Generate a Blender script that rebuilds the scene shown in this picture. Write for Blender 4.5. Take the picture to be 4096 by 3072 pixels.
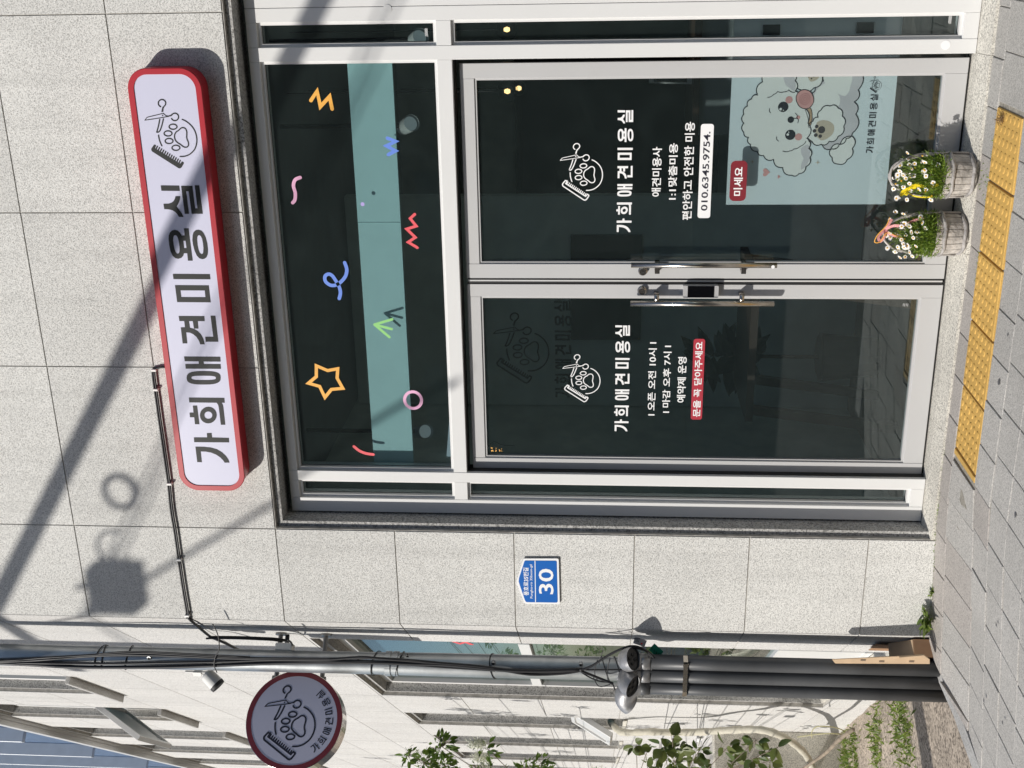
import bpy, bmesh, math, random
from mathutils import Vector, Matrix, noise
from mathutils.geometry import tessellate_polygon
for o in list(bpy.data.objects): bpy.data.objects.remove(o)
SC = bpy.context.scene; COL = SC.collection
random.seed(7)
R = math.radians
# ---------------------------------------------------------------- camera (held sideways, as in the photo)
F = 4759.6                                   # focal length in photo pixels (4096 x 3072)
YAW, PIT, ROL = R(21.2411), R(4.2921), R(-0.4848)
EYE = Vector((0.0, -5.207, 1.604))
_cy, _sy, _cp, _sp = math.cos(YAW), math.sin(YAW), math.cos(PIT), math.sin(PIT)
FWD = Vector((-_sy*_cp, _cy*_cp, _sp)); _rt = Vector((_cy, _sy, 0)); _dn = FWD.cross(_rt)
RT = math.cos(ROL)*_rt + math.sin(ROL)*_dn
DN = -math.sin(ROL)*_rt + math.cos(ROL)*_dn
cam = bpy.data.cameras.new('camera'); cob = bpy.data.objects.new('camera', cam); COL.objects.link(cob)
cam.sensor_width = 36; cam.lens = F/4096*36; cam.clip_start = .05; cam.clip_end = 500
m = Matrix((DN, RT, -FWD)).transposed().to_4x4(); m.translation = EYE
cob.matrix_world = m; SC.camera = cob
# ---------------------------------------------------------------- sky, sun, exposure
LIGHT = Vector((.75, 1.0, -.815)).normalized()
SUN_EL = math.asin(-LIGHT.z); SUN_AZ = math.atan2(-LIGHT.x, -LIGHT.y)
w = bpy.data.worlds.new('World'); SC.world = w; w.use_nodes = True
nt = w.node_tree; bg = nt.nodes['Background']
sky = nt.nodes.new('ShaderNodeTexSky'); sky.sky_type = 'NISHITA'; sky.sun_disc = False
sky.sun_elevation = SUN_EL; sky.sun_rotation = SUN_AZ
nt.links.new(sky.outputs[0], bg.inputs[0]); bg.inputs[1].default_value = .10
sl = bpy.data.lights.new('sun', 'SUN'); sl.energy = 4.2; sl.angle = R(.55); sl.color = (1, .955, .89)
so = bpy.data.objects.new('sun', sl); COL.objects.link(so)
so.rotation_euler = LIGHT.to_track_quat('-Z', 'Y').to_euler()
vs = SC.view_settings; vs.view_transform = 'Standard'; vs.look = 'None'; vs.exposure = 0.0; vs.gamma = 1
SC.cycles.max_bounces = 8; SC.cycles.transparent_max_bounces = 16
SC.cycles.caustics_reflective = False; SC.cycles.caustics_refractive = False
# ---------------------------------------------------------------- measuring: photo pixel -> point on a real plane
def ray(x, y): return ((1536-y)*RT + (x-2048)*DN + F*FWD)
def at(x, y, Y=0.0):
    d = ray(x, y); return EYE + d*((Y-EYE.y)/d.y)
def atz(x, y, z=0.0):
    d = ray(x, y); return EYE + d*((z-EYE.z)/d.z)
PHI = R(46.878); SU = Vector((-math.cos(PHI), math.sin(PHI), 0)); SN = Vector((-math.sin(PHI), -math.cos(PHI), 0))
CORN = Vector((-3.355, 0, 0))
def sw(s, off, z): return CORN + SU*s + SN*off + Vector((0, 0, z))     # side wall coordinates -> world
def atsw(x, y, off=0.0):
    d = ray(x, y); t = (off - (EYE-CORN).dot(SN))/d.dot(SN); return EYE + d*t
# ---------------------------------------------------------------- materials
def nodes(name):
    mt = bpy.data.materials.new(name); mt.use_nodes = True
    return mt, mt.node_tree.nodes, mt.node_tree.links, mt.node_tree.nodes['Principled BSDF']
def coord(N): return N.new('ShaderNodeTexCoord').outputs['Object']
def M(name, col, rough=.5, metal=0, var=.06, scale=9, bump=0, bscale=60, spec=.5, emit=None, estr=0, trans=0):
    mt, N, L, B = nodes(name)
    B.inputs['Roughness'].default_value = rough; B.inputs['Metallic'].default_value = metal
    B.inputs['Specular IOR Level'].default_value = spec
    c = coord(N)
    t = N.new('ShaderNodeTexNoise'); t.inputs['Scale'].default_value = scale; t.inputs['Detail'].default_value = 5; L.new(c, t.inputs[0])
    r = N.new('ShaderNodeValToRGB'); r.color_ramp.elements[0].position = .3; r.color_ramp.elements[1].position = .7
    r.color_ramp.elements[0].color = [max(0, x*(1-var)) for x in col]+[1]; r.color_ramp.elements[1].color = [min(1, x*(1+var)) for x in col]+[1]
    L.new(t.outputs[0], r.inputs[0]); L.new(r.outputs[0], B.inputs['Base Color'])
    if bump:
        t2 = N.new('ShaderNodeTexNoise'); t2.inputs['Scale'].default_value = bscale; t2.inputs['Detail'].default_value = 4; L.new(c, t2.inputs[0])
        b = N.new('ShaderNodeBump'); b.inputs['Strength'].default_value = bump; b.inputs['Distance'].default_value = .01
        L.new(t2.outputs[0], b.inputs['Height']); L.new(b.outputs[0], B.inputs['Normal'])
    if emit:
        B.inputs['Emission Color'].default_value = list(emit)+[1]; B.inputs['Emission Strength'].default_value = estr
    if trans: B.inputs['Subsurface Weight'].default_value = trans
    return mt
def stone(name, lo, mid, hi, size=.0062, bump=.35, rough=.75, stain=.08, tint=(1, 1, 1), streak=0, isl=(.95, 1.04)):
    mt, N, L, B = nodes(name); c = coord(N)
    v = N.new('ShaderNodeTexVoronoi'); v.inputs['Scale'].default_value = 1/size; L.new(c, v.inputs['Vector'])
    n1 = N.new('ShaderNodeTexNoise'); n1.inputs['Scale'].default_value = .55/size; n1.inputs['Detail'].default_value = 3; L.new(c, n1.inputs[0])
    sx = N.new('ShaderNodeSeparateColor'); L.new(v.outputs['Color'], sx.inputs[0])
    ad = N.new('ShaderNodeMath'); ad.operation = 'MULTIPLY_ADD'; ad.inputs[1].default_value = .55; L.new(sx.outputs[0], ad.inputs[0])
    m2 = N.new('ShaderNodeMath'); m2.operation = 'MULTIPLY_ADD'; m2.inputs[1].default_value = .9; m2.inputs[2].default_value = -.225; L.new(n1.outputs[0], m2.inputs[0]); L.new(m2.outputs[0], ad.inputs[2])
    r = N.new('ShaderNodeValToRGB'); e = r.color_ramp.elements
    e[0].position = .22; e[0].color = [lo*t for t in tint]+[1]; e[1].position = .85; e[1].color = [hi*t for t in tint]+[1]
    k = e.new(.45); k.color = [mid*t for t in tint]+[1]
    L.new(ad.outputs[0], r.inputs[0])
    n2 = N.new('ShaderNodeTexNoise'); n2.inputs['Scale'].default_value = 1.7; n2.inputs['Detail'].default_value = 6; L.new(c, n2.inputs[0])
    mr = N.new('ShaderNodeMapRange'); mr.inputs[1].default_value = .3; mr.inputs[2].default_value = .7; mr.inputs[3].default_value = 1-stain; mr.inputs[4].default_value = 1+stain*.6; L.new(n2.outputs[0], mr.inputs[0])
    gm = N.new('ShaderNodeNewGeometry')
    m3 = N.new('ShaderNodeMapRange'); m3.inputs[3].default_value = isl[0]; m3.inputs[4].default_value = isl[1]; L.new(gm.outputs['Random Per Island'], m3.inputs[0])
    mm = N.new('ShaderNodeMath'); mm.operation = 'MULTIPLY'; L.new(mr.outputs[0], mm.inputs[0]); L.new(m3.outputs[0], mm.inputs[1])
    if streak:
        mpn = N.new('ShaderNodeMapping'); mpn.inputs['Scale'].default_value = (9, 9, .55); L.new(c, mpn.inputs[0])
        n4 = N.new('ShaderNodeTexNoise'); n4.inputs['Scale'].default_value = 1; n4.inputs['Detail'].default_value = 5; L.new(mpn.outputs[0], n4.inputs[0])
        m4 = N.new('ShaderNodeMapRange'); m4.inputs[1].default_value = .5; m4.inputs[2].default_value = .75; m4.inputs[3].default_value = 1; m4.inputs[4].default_value = 1-streak; L.new(n4.outputs[0], m4.inputs[0])
        m5 = N.new('ShaderNodeMath'); m5.operation = 'MULTIPLY'; L.new(mm.outputs[0], m5.inputs[0]); L.new(m4.outputs[0], m5.inputs[1]); mm = m5
    mx = N.new('ShaderNodeVectorMath'); mx.operation = 'SCALE'; L.new(r.outputs[0], mx.inputs[0]); L.new(mm.outputs[0], mx.inputs['Scale'])
    L.new(mx.outputs[0], B.inputs['Base Color']); B.inputs['Roughness'].default_value = rough; B.inputs['Specular IOR Level'].default_value = .3
    if bump:
        b = N.new('ShaderNodeBump'); b.inputs['Strength'].default_value = bump; b.inputs['Distance'].default_value = .004
        L.new(ad.outputs[0], b.inputs['Height']); L.new(b.outputs[0], B.inputs['Normal'])
    return mt
def glass(name, tint, refl=1.0, haze=0.0):
    mt, N, L, B = nodes(name); N.remove(B); out = N['Material Output']
    tr = N.new('ShaderNodeBsdfTransparent'); tr.inputs[0].default_value = list(tint)+[1]
    gl = N.new('ShaderNodeBsdfGlossy'); gl.inputs['Roughness'].default_value = .005; gl.inputs[0].default_value = (.95, 1, .98, 1)
    gm = N.new('ShaderNodeNewGeometry'); dp = N.new('ShaderNodeVectorMath'); dp.operation = 'DOT_PRODUCT'
    L.new(gm.outputs['Normal'], dp.inputs[0]); L.new(gm.outputs['Incoming'], dp.inputs[1])
    ab = N.new('ShaderNodeMath'); ab.operation = 'ABSOLUTE'; L.new(dp.outputs['Value'], ab.inputs[0])
    om = N.new('ShaderNodeMath'); om.operation = 'SUBTRACT'; om.inputs[0].default_value = 1; om.use_clamp = True; L.new(ab.outputs[0], om.inputs[1])
    pw = N.new('ShaderNodeMath'); pw.operation = 'POWER'; pw.inputs[1].default_value = 5; L.new(om.outputs[0], pw.inputs[0])
    mu = N.new('ShaderNodeMath'); mu.operation = 'MULTIPLY_ADD'; mu.inputs[1].default_value = 1-.045*refl; mu.inputs[2].default_value = .045*refl; mu.use_clamp = True; L.new(pw.outputs[0], mu.inputs[0])
    # greenish haze painted in to lighten the glass like a reflection, plus faint dust
    c = coord(N); t = N.new('ShaderNodeTexNoise'); t.inputs['Scale'].default_value = 5; t.inputs['Detail'].default_value = 8; t.inputs['Distortion'].default_value = 1.2; L.new(c, t.inputs[0])
    mr = N.new('ShaderNodeMapRange'); mr.inputs[1].default_value = .45; mr.inputs[2].default_value = .8; mr.inputs[3].default_value = haze*.75; mr.inputs[4].default_value = haze*1.15; L.new(t.outputs[0], mr.inputs[0])
    df = N.new('ShaderNodeBsdfDiffuse'); df.inputs[0].default_value = (.42, .56, .54, 1)
    m0 = N.new('ShaderNodeMixShader'); L.new(mr.outputs[0], m0.inputs[0]); L.new(tr.outputs[0], m0.inputs[1]); L.new(df.outputs[0], m0.inputs[2])
    mx = N.new('ShaderNodeMixShader'); L.new(mu.outputs[0], mx.inputs[0]); L.new(m0.outputs[0], mx.inputs[1]); L.new(gl.outputs[0], mx.inputs[2])
    L.new(mx.outputs[0], out.inputs[0]); return mt
def leafmat(name, a, b, scale=30):
    mt, N, L, B = nodes(name)
    gm = N.new('ShaderNodeNewGeometry'); r = N.new('ShaderNodeValToRGB')
    r.color_ramp.elements[0].color = list(a)+[1]; r.color_ramp.elements[1].color = list(b)+[1]
    L.new(gm.outputs['Random Per Island'], r.inputs[0]); L.new(r.outputs[0], B.inputs['Base Color'])
    B.inputs['Roughness'].default_value = .45
    N2 = N.new('ShaderNodeBsdfTranslucent'); L.new(r.outputs[0], N2.inputs[0])
    mx = N.new('ShaderNodeMixShader'); mx.inputs[0].default_value = .35; out = N['Material Output']
    L.new(B.outputs[0], mx.inputs[1]); L.new(N2.outputs[0], mx.inputs[2]); L.new(mx.outputs[0], out.inputs[0]); return mt
GRAN = stone('granite_panel', .39, .65, .80, .0036, .45, .8, .06, (1, .99, .945), .12, (.945, 1.03))
GRAN2 = stone('granite_side_panel', .42, .61, .71, .0050, .35, .8, .05, (1, .985, .955), .10)
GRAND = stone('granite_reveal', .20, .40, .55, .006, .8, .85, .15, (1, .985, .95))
SILLM = stone('granite_sill', .32, .58, .76, .0045, .3, .8, .22, (1, .96, .86))
PAVE = stone('paver_concrete', .30, .46, .60, .0036, .4, .85, .12, (1, .965, .905), 0, (.93, 1.04))
PAVEB = stone('paver_brownish', .29, .43, .55, .0036, .4, .85, .12, (1, .93, .86))
KERB = stone('kerb_stone', .34, .48, .60, .004, .4, .85, .2, (1, .985, .95))
YEL = stone('tactile_yellow', .58, .68, .76, .004, .2, .75, .16, (.97, .60, .165), 0, (.92, 1.04))
JOINT = M('joint_mortar', (.46, .44, .405), .9, var=.25, scale=30)
SAND = M('joint_sand', (.30, .28, .24), .95, var=.35, scale=60)
ALU = M('white_aluminium', (.72, .72, .71), .38, var=.015, scale=3, bump=.02, bscale=300)
ALUD = M('door_aluminium', (.52, .52, .52), .36, var=.02, scale=3)
ALUG = M('grey_aluminium', (.60, .60, .59), .4, var=.03, scale=5)
GASK = M('black_gasket', (.02, .02, .02), .6)
STEEL = M('brushed_steel', (.50, .46, .41), .24, 1, var=.10, scale=40)
STEELD = M('dark_steel', (.22, .22, .22), .4, .8)
CAPS = M('satin_chrome', (.72, .72, .72), .3, .5)
CHROME = M('polished_rim', (.75, .72, .68), .12, 1, var=.05)
RED = M('sign_red', (.42, .012, .024), .34, var=.04)
FACE = M('sign_face', (.585, .585, .72), .35, var=.01, scale=2)
INK = M('black_lettering', (.022, .024, .023), .5, var=.2, scale=4, spec=.25)
DRED = M('dark_red_rim', (.20, .02, .03), .35)
NAVY = M('navy_lettering', (.015, .015, .03), .5)
WHT = M('white_film', (.86, .86, .86), .45, var=.02)
MAROON = M('maroon_film', (.20, .015, .025), .45, var=.03)
REDF = M('red_film', (.42, .03, .05), .45, var=.03)
S_OR = M('orange_film', (.85, .42, .06), .5); S_PK = M('pink_film', (.80, .42, .62), .5); S_BL = M('blue_film', (.12, .24, .72), .5)
S_RD = M('red_sticker_film', (.78, .09, .11), .5); S_GR = M('green_film', (.25, .58, .18), .5); S_PU = M('violet_film', (.42, .34, .70), .5)
GLS = glass('tinted_glass', (.81, .855, .858), 1.6, .017)
GLS2 = glass('side_glass', (.6, .67, .65), 1.0, .004)
TEAL = M('teal_board', (.44, .68, .69), .6, var=.03)
BLUE = M('plate_blue', (.0, .115, .46), .35, var=.02)
GALV = M('galvanised_steel', (.40, .42, .43), .38, .75, var=.28, scale=6, bump=.05, bscale=20)
PVC = M('grey_conduit', (.075, .078, .082), .46, .05, var=.25, scale=4)
CABLE = M('black_cable', (.012, .012, .014), .45)
HOODM = M('aluminium_hood', (.33, .33, .335), .42, .55, var=.28, scale=25, bump=.15, bscale=60)
WOOD = M('weathered_wood', (.44, .41, .375), .85, var=.36, scale=22, bump=.6, bscale=70)
HOOP = M('grey_bent_willow', (.38, .36, .345), .8, var=.35, scale=25, bump=.5, bscale=90)
CARD = M('cardboard', (.34, .20, .115), .85, var=.12, scale=12)
CARDL = M('cardboard_light', (.58, .42, .27), .85, var=.10, scale=14)
DIRT = stone('yard_soil', .16, .42, .66, .012, 1.0, .95, .3, (1, .85, .69))
ASPH = stone('asphalt', .03, .055, .09, .008, .5, .9, .2)
WPLAS = M('white_plastic', (.78, .77, .74), .35)
LEAF_D = leafmat('daisy_leaf', (.10, .20, .02), (.32, .44, .07))
LEAF_T = leafmat('tree_leaf', (.05, .10, .012), (.15, .23, .03))
LEAF_B = leafmat('broad_leaf', (.06, .10, .02), (.17, .20, .05))
WEED = leafmat('weed_leaf', (.10, .17, .03), (.26, .33, .07))
PETAL = M('white_petal', (.78, .76, .73), .6, var=.03); YOLK = M('yellow_disc', (.75, .42, .03), .7)
YRIB = M('yellow_ribbon', (.88, .68, .02), .4); ORIB = M('orange_cord', (.85, .42, .06), .5)
BARK = M('brown_bark', (.14, .11, .08), .9, var=.3, scale=30, bump=.5)
BLOSS = leafmat('white_blossom', (.62, .64, .50), (.82, .82, .72))
GL={'가':[[(0.725,0.964),(0.727,0.604),(0.853,0.598),(0.859,0.471),(0.729,0.471),(0.721,0.02),(0.593,0.024),(0.587,0.97)],[(0.455,0.954),(0.455,0.735),(0.435,0.541),(0.385,0.375),(0.301,0.249),(0.19,0.151),(0.092,0.1),(0.002,0.079),(0.0,0.208),(0.076,0.249),(0.155,0.315),(0.233,0.417),(0.29,0.545),(0.317,0.69),(0.319,0.827),(0.004,0.831),(0.005,0.957)]],'희':[[(1.863,0.962),(1.863,0.018),(1.726,0.021),(1.727,0.105),(1.666,0.078),(1.589,0.072),(1.1,0.074),(1.099,0.193),(1.575,0.194),(1.664,0.202),(1.725,0.236),(1.727,0.966)],[(1.636,0.884),(1.637,0.771),(1.107,0.77),(1.106,0.889),(1.305,0.885),(1.304,1.0),(1.435,0.996),(1.437,0.889)],[(1.374,0.273),(1.301,0.293),(1.234,0.332),(1.181,0.388),(1.146,0.455),(1.134,0.527),(1.144,0.595),(1.178,0.655),(1.23,0.699),(1.296,0.723),(1.369,0.726),(1.442,0.706),(1.509,0.666),(1.561,0.61),(1.596,0.544),(1.608,0.473),(1.597,0.404),(1.564,0.345),(1.513,0.301),(1.447,0.276)],[(1.37,0.393),(1.337,0.402),(1.308,0.42),(1.284,0.447),(1.269,0.478),(1.263,0.512),(1.268,0.544),(1.282,0.573),(1.306,0.594),(1.335,0.605),(1.368,0.607),(1.4,0.598),(1.43,0.579),(1.454,0.553),(1.469,0.521),(1.474,0.488),(1.47,0.455),(1.455,0.427),(1.432,0.406),(1.403,0.394)]],'애':[[(3.005,0.953),(3.005,0.002),(2.872,0.006),(2.872,0.459),(2.803,0.452),(2.804,0.015),(2.673,0.019),(2.671,0.949),(2.799,0.946),(2.804,0.589),(2.875,0.581),(2.875,0.949)],[(2.425,0.053),(2.358,0.068),(2.319,0.096),(2.289,0.138),(2.265,0.196),(2.248,0.27),(2.237,0.365),(2.233,0.525),(2.235,0.685),(2.244,0.778),(2.259,0.848),(2.282,0.901),(2.311,0.936),(2.35,0.955),(2.417,0.955),(2.484,0.939),(2.523,0.911),(2.553,0.868),(2.576,0.811),(2.593,0.737),(2.604,0.642),(2.608,0.482),(2.606,0.323),(2.597,0.231),(2.582,0.161),(2.559,0.108),(2.53,0.073),(2.491,0.054)],[(2.421,0.177),(2.395,0.187),(2.382,0.21),(2.372,0.246),(2.365,0.298),(2.36,0.37),(2.358,0.511),(2.358,0.651),(2.361,0.722),(2.367,0.773),(2.376,0.807),(2.39,0.827),(2.415,0.831),(2.441,0.821),(2.455,0.798),(2.465,0.761),(2.472,0.709),(2.476,0.637),(2.479,0.497),(2.478,0.357),(2.475,0.286),(2.469,0.236),(2.46,0.201),(2.447,0.182)]],'견':[[(4.103,0.96),(4.103,0.294),(3.969,0.3),(3.968,0.479),(3.767,0.485),(3.767,0.601),(3.968,0.609),(3.967,0.71),(3.788,0.703),(3.758,0.602),(3.702,0.514),(3.612,0.437),(3.488,0.388),(3.342,0.369),(3.341,0.487),(3.435,0.508),(3.539,0.559),(3.617,0.638),(3.658,0.722),(3.664,0.819),(3.365,0.824),(3.364,0.945),(3.797,0.942),(3.801,0.833),(3.969,0.832),(3.968,0.956)],[(4.114,0.13),(4.115,0.008),(3.415,0.005),(3.413,0.336),(3.547,0.333),(3.548,0.122)]],'미':[[(5.215,0.973),(5.21,0.025),(5.076,0.024),(5.079,0.973)],[(4.921,0.954),(4.916,0.086),(4.47,0.085),(4.474,0.953)],[(4.784,0.831),(4.783,0.203),(4.605,0.207),(4.606,0.83)]],'용':[[(6.115,0.969),(6.206,0.953),(6.284,0.911),(6.333,0.853),(6.349,0.779),(6.329,0.71),(6.277,0.658),(6.202,0.624),(6.202,0.546),(6.387,0.547),(6.387,0.43),(5.558,0.422),(5.558,0.542),(5.751,0.539),(5.751,0.622),(5.682,0.649),(5.629,0.705),(5.606,0.786),(5.627,0.863),(5.689,0.92),(5.801,0.959),(5.958,0.972)],[(6.089,0.857),(6.167,0.838),(6.203,0.817),(6.214,0.787),(6.199,0.752),(6.141,0.727),(6.049,0.716),(5.919,0.715),(5.814,0.724),(5.755,0.748),(5.735,0.784),(5.755,0.818),(5.827,0.844),(5.932,0.857)],[(6.068,0.601),(6.07,0.542),(5.882,0.541),(5.882,0.603)],[(6.088,0.367),(6.219,0.344),(6.29,0.312),(6.338,0.254),(6.348,0.188),(6.325,0.113),(6.264,0.062),(6.153,0.023),(6.01,0.0),(5.84,0.0),(5.722,0.02),(5.643,0.062),(5.606,0.118),(5.598,0.178),(5.623,0.247),(5.696,0.304),(5.814,0.342),(5.958,0.364)],[(6.088,0.247),(6.166,0.233),(6.203,0.208),(6.212,0.178),(6.19,0.142),(6.121,0.117),(6.01,0.108),(5.879,0.11),(5.774,0.128),(5.735,0.153),(5.728,0.182),(5.755,0.216),(5.84,0.241),(5.958,0.251)]],'실':[[(7.458,0.995),(7.45,0.534),(7.318,0.535),(7.325,0.995)],[(7.189,0.659),(7.189,0.538),(7.097,0.563),(7.017,0.604),(6.931,0.664),(6.863,0.614),(6.782,0.56),(6.671,0.517),(6.673,0.636),(6.737,0.666),(6.796,0.714),(6.841,0.781),(6.862,0.87),(6.87,0.983),(7.001,0.986),(7.004,0.861),(7.026,0.785),(7.066,0.726),(7.125,0.684)],[(7.446,0.488),(7.443,0.208),(6.885,0.202),(6.885,0.144),(7.458,0.148),(7.457,0.035),(6.75,0.027),(6.75,0.306),(7.313,0.316),(7.313,0.379),(6.751,0.372),(6.752,0.48)]]}
LOGO={'open':[[(0.541,0.152),(0.549,0.166),(0.561,0.178),(0.575,0.186),(0.591,0.19),(0.608,0.189),(0.625,0.185),(0.641,0.176),(0.654,0.164),(0.665,0.149),(0.673,0.133),(0.677,0.115),(0.676,0.097),(0.672,0.08),(0.664,0.066),(0.653,0.054),(0.639,0.046),(0.623,0.041),(0.606,0.041),(0.589,0.046),(0.573,0.054),(0.559,0.066),(0.548,0.08)],[(0.309,-0.039),(0.294,-0.047),(0.282,-0.058),(0.273,-0.073),(0.268,-0.09),(0.268,-0.108),(0.271,-0.126),(0.279,-0.144),(0.29,-0.159),(0.305,-0.171),(0.321,-0.18),(0.338,-0.184),(0.356,-0.184),(0.372,-0.179),(0.387,-0.171),(0.398,-0.158),(0.406,-0.143),(0.41,-0.126),(0.41,-0.108),(0.405,-0.089),(0.397,-0.073),(0.384,-0.058),(0.37,-0.046)],[(0.293,0.202),(0.165,0.244),(0.047,0.293)],[(0.301,0.127),(0.183,0.171),(0.097,0.212),(0.06,0.239),(0.044,0.269),(0.047,0.293)],[(0.289,-0.253),(0.257,-0.319),(0.202,-0.388),(0.133,-0.445),(0.051,-0.483),(-0.041,-0.5),(-0.124,-0.498),(-0.215,-0.475),(-0.298,-0.432),(-0.362,-0.367),(-0.408,-0.295),(-0.435,-0.206),(-0.439,-0.12)],[(-0.015,0.266),(-0.086,0.263),(-0.16,0.248),(-0.225,0.225)]],'loop':[[(0.281,0.5),(0.299,0.488),(0.331,0.458),(0.344,0.424),(0.377,0.268),(0.411,0.113),(0.391,0.092),(0.362,0.068),(0.353,0.017),(0.363,-0.036),(0.349,0.018),(0.32,0.21),(0.3,0.354)],[(0.148,-0.128),(0.131,-0.121),(0.116,-0.105),(0.105,-0.083),(0.099,-0.056),(0.099,-0.028),(0.106,-0.003),(0.117,0.016),(0.132,0.028),(0.149,0.031),(0.166,0.024),(0.181,0.008),(0.192,-0.014),(0.198,-0.041),(0.198,-0.068),(0.192,-0.093),(0.18,-0.113),(0.165,-0.125)],[(0.017,-0.01),(0.0,-0.003),(-0.015,0.012),(-0.026,0.035),(-0.032,0.062),(-0.032,0.089),(-0.025,0.114),(-0.014,0.134),(0.001,0.146),(0.019,0.149),(0.036,0.142),(0.051,0.126),(0.062,0.103),(0.068,0.077),(0.067,0.049),(0.061,0.024),(0.05,0.004),(0.035,-0.008)],[(-0.131,-0.012),(-0.148,-0.005),(-0.164,0.01),(-0.175,0.033),(-0.181,0.06),(-0.18,0.087),(-0.174,0.113),(-0.163,0.132),(-0.147,0.144),(-0.13,0.147),(-0.113,0.14),(-0.098,0.124),(-0.087,0.101),(-0.081,0.075),(-0.081,0.047),(-0.087,0.022),(-0.099,0.002),(-0.114,-0.01)],[(-0.267,-0.135),(-0.284,-0.128),(-0.299,-0.112),(-0.31,-0.09),(-0.316,-0.063),(-0.316,-0.035),(-0.31,-0.01),(-0.298,0.01),(-0.283,0.022),(-0.265,0.024),(-0.248,0.017),(-0.233,0.002),(-0.222,-0.021),(-0.216,-0.048),(-0.216,-0.075),(-0.222,-0.101),(-0.234,-0.12),(-0.249,-0.132)],[(0.118,-0.203),(0.129,-0.242),(0.121,-0.279),(0.093,-0.304),(0.047,-0.314),(-0.012,-0.307),(-0.067,-0.299),(-0.113,-0.307),(-0.159,-0.321),(-0.205,-0.32),(-0.242,-0.298),(-0.256,-0.261),(-0.249,-0.22),(-0.224,-0.185),(-0.195,-0.15),(-0.167,-0.107),(-0.125,-0.069),(-0.075,-0.054),(-0.02,-0.059),(0.021,-0.078),(0.053,-0.11),(0.076,-0.151)]],'fill':[[(0.534,0.116),(0.554,0.086),(0.537,0.074),(0.5,0.1),(0.439,0.113),(0.437,0.15),(0.491,0.133)],[(0.373,0.066),(0.365,0.03),(0.377,-0.023),(0.404,-0.057),(0.372,-0.06),(0.352,-0.034),(0.348,0.056)]],'dot':[[(0.37,0.132),(0.37,0.114)]],'comb':[[(-0.2,0.382),(-0.21,0.34),(-0.274,0.371),(-0.583,-0.101),(-0.535,-0.147),(-0.556,-0.178),(-0.584,-0.174),(-0.658,-0.122),(-0.677,-0.086),(-0.667,-0.054),(-0.334,0.438),(-0.302,0.451),(-0.274,0.444)]],'teeth':[[(-0.288,0.351),(-0.235,0.318)],[(-0.314,0.312),(-0.261,0.279)],[(-0.339,0.273),(-0.287,0.24)],[(-0.365,0.233),(-0.312,0.201)],[(-0.391,0.194),(-0.338,0.162)],[(-0.417,0.155),(-0.364,0.123)],[(-0.442,0.115),(-0.39,0.084)],[(-0.468,0.076),(-0.415,0.045)],[(-0.494,0.037),(-0.441,0.006)],[(-0.52,-0.003),(-0.467,-0.033)],[(-0.545,-0.042),(-0.493,-0.072)],[(-0.571,-0.081),(-0.518,-0.111)]]}
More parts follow.
